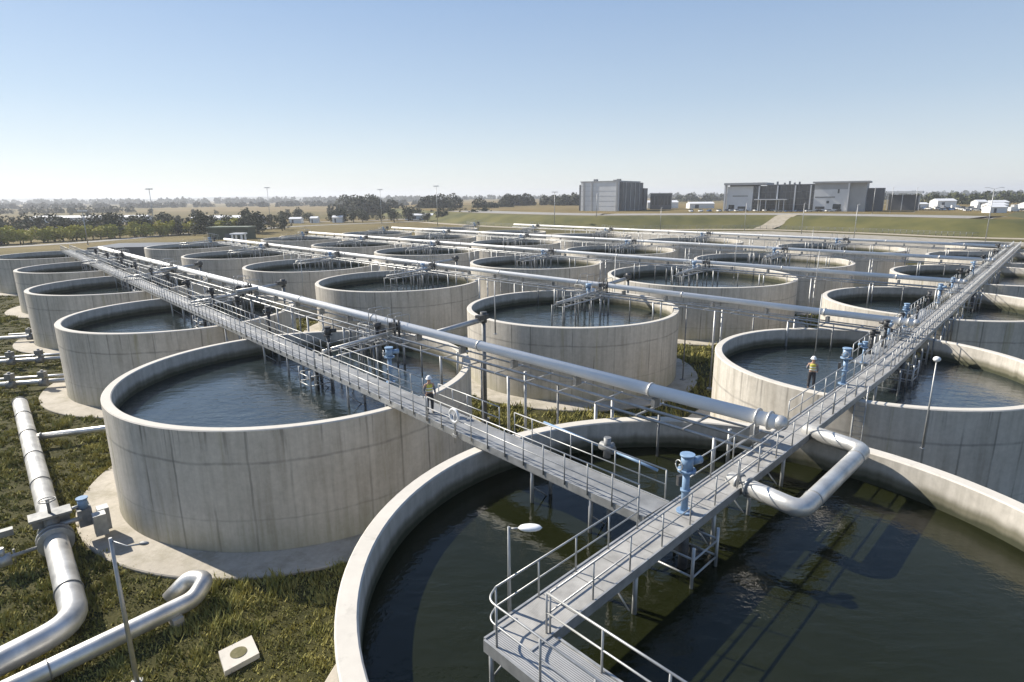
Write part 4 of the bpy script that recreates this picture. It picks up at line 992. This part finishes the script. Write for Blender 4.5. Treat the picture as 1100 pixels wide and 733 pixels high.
t = empty('low_building', (108, 480, PZ), 'low dark building right of the boxy grey one', 'building')
bx(t, 'wall', CLADD, 108, 124, 480, 495, PZ, 17.8); bx(t, 'roof', CLAD, 107.5, 124.5, 479.5, 495.5, 17.82, 18.4)
for k in range(6): bx(t, 'window', GLASS, 109.2 + 2.5 * k, 110.7 + 2.5 * k, 479.85, 479.98, 9.5, 16)
setrot(t, (109, 478, PZ), -16)
# office with glass front
t = empty('office_building', (141, 385, PZ), 'wide modern office with dark glass centre between two grey wings', 'building')
Y = 385
bx(t, 'wall', CLADL, 141, 163, Y, Y + 25, PZ, 22.0); bx(t, 'roof', CLAD, 138.5, 174, Y - 2.5, Y + 26, 22.9, 24.3)
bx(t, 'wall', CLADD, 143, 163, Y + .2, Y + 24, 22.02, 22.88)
bx(t, 'fin', CLADL, 139.0, 140.2, Y - 2, Y + 2, PZ, 22.88)
bx(t, 'glass_front', GLASS, 163.1, 212, Y + 2, Y + 24, PZ, 22.2); bx(t, 'roof', CLADD, 174.1, 212, Y + 1, Y + 24, 22.22, 22.9)
for k in range(12): bx(t, 'mullion', STEELD, 165 + 4.1 * k - .08, 165 + 4.1 * k + .08, Y + 1.88, Y + 1.98, PZ, 22.1)
for zz in (10.2, 14.2, 18.2): bx(t, 'spandrel', CLADD, 163.2, 211.9, Y + 1.8, Y + 1.87, zz - .2, zz + .2)
for x in (168, 183, 197, 209): bx(t, 'column', CLADL, x, x + .9, Y - 1.5, Y - .6, PZ, 22.2)
bx(t, 'canopy', CLADL, 166, 192, Y - 6, Y + 1.75, 13.2, 13.7)
for x in (171, 175.5, 186, 190): bx(t, 'column', CLADL, x, x + .5, Y - 5.5, Y - 5, PZ, 13.18)
bx(t, 'wall', CLADL, 212.1, 238, Y, Y + 25, PZ, 19.4); bx(t, 'wall', CLAD, 212.1, 238, Y + .1, Y + 25, 19.42, 23.2); bx(t, 'roof', CLAD, 210.5, 252, Y - 1.5, Y + 26, 23.22, 24.2)
bx(t, 'wall', CLAD, 238.1, 250, Y + 2, Y + 25, PZ, 23.2); bx(t, 'fin', CLADL, 236.8, 238, Y - 1, Y - .05, PZ, 23.2); bx(t, 'wall', CLADD, 250.1, 262, Y + 12, Y + 30, PZ, 20.0)
for a, b_, c, d in ((143, 148, 7, 10), (151, 158, 7.5, 9), (214, 221, 7.5, 9), (227, 233, 7.5, 10.5), (213, 228, 14.5, 15.0), (146, 159, 15.5, 16.0), (229.5, 230.8, 17, 19.5), (222, 224, 11, 12.5)):
    bx(t, 'window', GLASS, a, b_, Y - .08, Y - .02, c, d)
for x, h in ((180, 2.0), (186, 1.2), (190, 2.2), (194, 1.2), (198, 1.6)): bx(t, 'roof_unit', STEELD, x - .6, x + .6, Y + 11, Y + 13, 22.9, 22.9 + h)
setrot(t, (146.5, 415, PZ), -33, (.748, 1, 1))
t = empty('canopy_building', (0, 0, PZ), 'low dark building under a thin white flat roof', 'building')
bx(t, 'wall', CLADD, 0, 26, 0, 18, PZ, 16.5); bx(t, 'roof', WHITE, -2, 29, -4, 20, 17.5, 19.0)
for x in (-1, 12, 27): bx(t, 'column', CLADL, x, x + .6, -3, -2.4, PZ, 17.48)
setrot(t, (246, 398, PZ), -36, (.62, 1, .92))
# small green building behind the pipe ends
t = empty('plant_room', (-124, 275, 0), 'small dark green plant room behind the tank field', 'building')
GREEN = noisy('green_cladding', (.06, .075, .045), (.09, .105, .065), .5, .7); bx(t, 'wall', GREEN, -131, -114, 262, 270, 0, 4.6); bx(t, 'roof', noisy('green_roof', (.12, .14, .10), (.17, .19, .14), .5, .7), -131.5, -113.5, 261.5, 270.5, 4.62, 5.2)
bx(t, 'door', CLADD, -124, -122, 261.9, 261.97, 0, 2.3)
t = empty('gantry', (-77, 145, 0), 'white steel gantry posts at the far end of the second pipe', 'gantry'); m = MB()
for dx, dy in ((0, 0), (2.2, 0), (0, 2), (2.2, 2)): m.box((-66 + dx, 143 + dy, 4.4), (.35, .35, 8.8))
m.box((-64.9, 144, 8.9), (3, 2.8, .3)); m.build('frame', WHITE, t)
# shaded perimeter wall by the far end of the left row
t = empty('basin_wall', (-95, 150, 0), 'low shaded concrete basin wall at the far end of the left row', 'wall'); m = MB()
m.box((-92, 163, 2.6), (34, 16, 5.2), (1, .12)); m.build('wall', CLADD, t)  # dark colour stands in for shade on the concrete
# sheds and vehicles
def shed(x, y, z, w, d, h, lab, mat=WHITE, nm='shed'):
    t = empty(nm, (x, y, z), lab, 'shed', 'pale sheds beyond the tank field'); m = MB()
    m.add([(x - w / 2, y - d / 2, z), (x + w / 2, y - d / 2, z), (x + w / 2, y + d / 2, z), (x - w / 2, y + d / 2, z), (x - w / 2, y - d / 2, z + h), (x + w / 2, y - d / 2, z + h), (x + w / 2, y + d / 2, z + h), (x - w / 2, y + d / 2, z + h), (x - w / 2, y, z + h * 1.3), (x + w / 2, y, z + h * 1.3)],
          [(0, 1, 5, 4), (1, 2, 6, 9, 5), (2, 3, 7, 6), (3, 0, 4, 8, 7)]); m.build('wall', mat, t)
    m = MB(); m.add([(x - w / 2 - .3, y - d / 2 - .4, z + h - .1), (x + w / 2 + .3, y - d / 2 - .4, z + h - .1), (x + w / 2 + .3, y, z + h * 1.3 + .05), (x - w / 2 - .3, y, z + h * 1.3 + .05), (x + w / 2 + .3, y + d / 2 + .4, z + h - .1), (x - w / 2 - .3, y + d / 2 + .4, z + h - .1)], [(0, 1, 2, 3), (3, 2, 4, 5)]); m.build('roof', WHITE if mat is not WHITE else CLADL, t)
    m = MB(); m.box((x - w * .2, y - d / 2 - .05, z + h * .4), (w * .15, .08, h * .75)); m.build('door', CLADD, t)
for k, (x, y, w, d, h, lb) in enumerate(((-330, 480, 90, 12, 4, 'long low pale shed across the left fields'), (-195, 420, 46, 14, 4.5, 'long low shed behind the dark trees'), (-150, 425, 8, 6, 3.2, 'small white shed beside the dark trees'), (-138, 428, 5, 6, 3.4, 'narrow white shed near the middle mast'), (-122, 430, 7, 6, 3.8, 'tall white shed near the small green building'),
    (-70, 470, 20, 9, 3.6, 'white shed behind the middle of the tank field'), (-50, 480, 12, 9, 4.4, 'white gabled shed left of the middle treeline'))): shed(x, y, 0, w, d, h, lb, CLADL if k < 2 else WHITE)
for k, (x, y, w, d, h, lb) in enumerate(((302, 452, 10, 8, 3, 'small white shed just right of the canopy building'), (322, 455, 14, 9, 5, 'white shed among cars right of the canopy building'), (330, 430, 7, 7, 4.4, 'tall narrow white shed in the far right yard'), (350, 440, 12, 8, 4, 'flat white shed before the far right woodland'),
    (295, 372, 10, 8, 3.6, 'white hut near the road at far right'), (318, 368, 16, 9, 4, 'long white shed near the road at far right'), (262, 330, 9, 6, 3.2, 'white hut nearest the right end of the bank'), (345, 385, 18, 9, 4.2, 'white shed at the right edge of the frame'), (128, 520, 26, 12, 5, 'white shed between the two big buildings'), (155, 500, 20, 10, 4, 'low white shed left of the office'))): shed(x, y, PZ, w, d, h, lb)
def car(x, y, z, yaw, mat, label):
    t = empty('parked_car', (x, y, z), label, 'car', 'cars parked near the office buildings')
    m = MB(); prof = [(-2.2, .35), (-2.2, .85), (-1.3, .95), (1.2, .98), (2.2, .8), (2.25, .35)]
    vs = [(px, s * .88, pz) for s in (-1, 1) for px, pz in prof]; n = len(prof); m.add(vs, [tuple(range(n)), tuple(reversed(range(n, 2 * n)))] + [(k, k + n, (k + 1) % n + n, (k + 1) % n) for k in range(n)])
    o = m.build('body', mat, None, (0, 0, 0)); o.parent = t
    m = MB(); prof = [(-1.7, .94), (-1.3, 1.42), (.5, 1.45), (1.2, .97)]; vs = [(px, s * .76, pz) for s in (-1, 1) for px, pz in prof]; n = 4; m.add(vs, [tuple(range(n)), tuple(reversed(range(n, 2 * n)))] + [(k, k + n, (k + 1) % n + n, (k + 1) % n) for k in range(n)]); o = m.build('window', GLASS, None, (0, 0, 0)); o.parent = t
    for a in (-1.35, 1.4):
        for s in (-1, 1): m = MB(); m.cyl((a, s * .74, .33), (a, s * .93, .33), .33, 12); o = m.build('wheel', DARK, None, (0, 0, 0)); o.parent = t
    t.rotation_euler = (0, 0, yaw); return t
cm = [car(0, 0, 0, 0, mt, 'x') for mt in (WHITE, noisy('silver_paint', (.35, .36, .37), (.45, .46, .47), 1, .3, .5), noisy('dark_car_paint', (.03, .03, .04), (.05, .05, .06), 1, .3), noisy('blue_car_paint', (.05, .10, .22), (.07, .13, .28), 1, .3))]
cn = ['white', 'silver', 'black', 'blue']; first = [True] * 4
def pcar(x, y, z, yaw, wl):
    k = random.choice((0, 0, 0, 1, 1, 2, 3)); o = cm[k] if first[k] else copy_tree(cm[k]); first[k] = False
    o.location = (x, y, z); o.rotation_euler = (0, 0, yaw); tag(o, '%s car parked %s' % (cn[k], wl), 'car', '%s cars parked %s' % (cn[k], wl))
for k in range(22): pcar(118 + k * 3.0 + random.uniform(-.4, .4), 400 + random.uniform(-1, 1) + (k % 2) * 7, PZ, random.choice((1.57, -1.57)) + random.uniform(-.1, .1), 'between the boxy building and the office')
for k in range(60): pcar(272 + (k % 15) * 6.5 + random.uniform(-.6, .6), 362 + (k // 15) * 22 + random.uniform(-1, 1), PZ, random.choice((1.57, 0)) + random.uniform(-.2, .2), 'among the sheds at far right')
for k in range(22): pcar(-78 + k * 3.1 + random.uniform(-.5, .5), 452 + random.uniform(-2, 2), 0, 1.57 + random.uniform(-.1, .1), 'in the yard left of the middle treeline')
for k in range(7): pcar(166 + k * 6.3, 378, PZ, .05, 'in front of the glass office')
for k in range(4):
    if first[k]: 
        for ch in list(cm[k].children): bpy.data.objects.remove(ch)
        bpy.data.objects.remove(cm[k])

# ------------------------------------------------------------------ haze
hz = newmat('haze_air'); t = NT(hz); t.t.nodes.remove(t.b); out = t.t.nodes['Material Output']
pv = t.t.nodes.new('ShaderNodeVolumePrincipled'); pv.inputs['Color'].default_value = (.92, .95, 1, 1); pv.inputs['Density'].default_value = .0002; pv.inputs['Anisotropy'].default_value = .2
t.l(pv.outputs[0], out.inputs['Volume'])
m = MB(); m.box((0, 0, 39.5), (16600, 16600, 81)); o = m.build('haze', hz); tag(o, 'pale haze in the air over the whole plain', 'haze', kind='stuff')
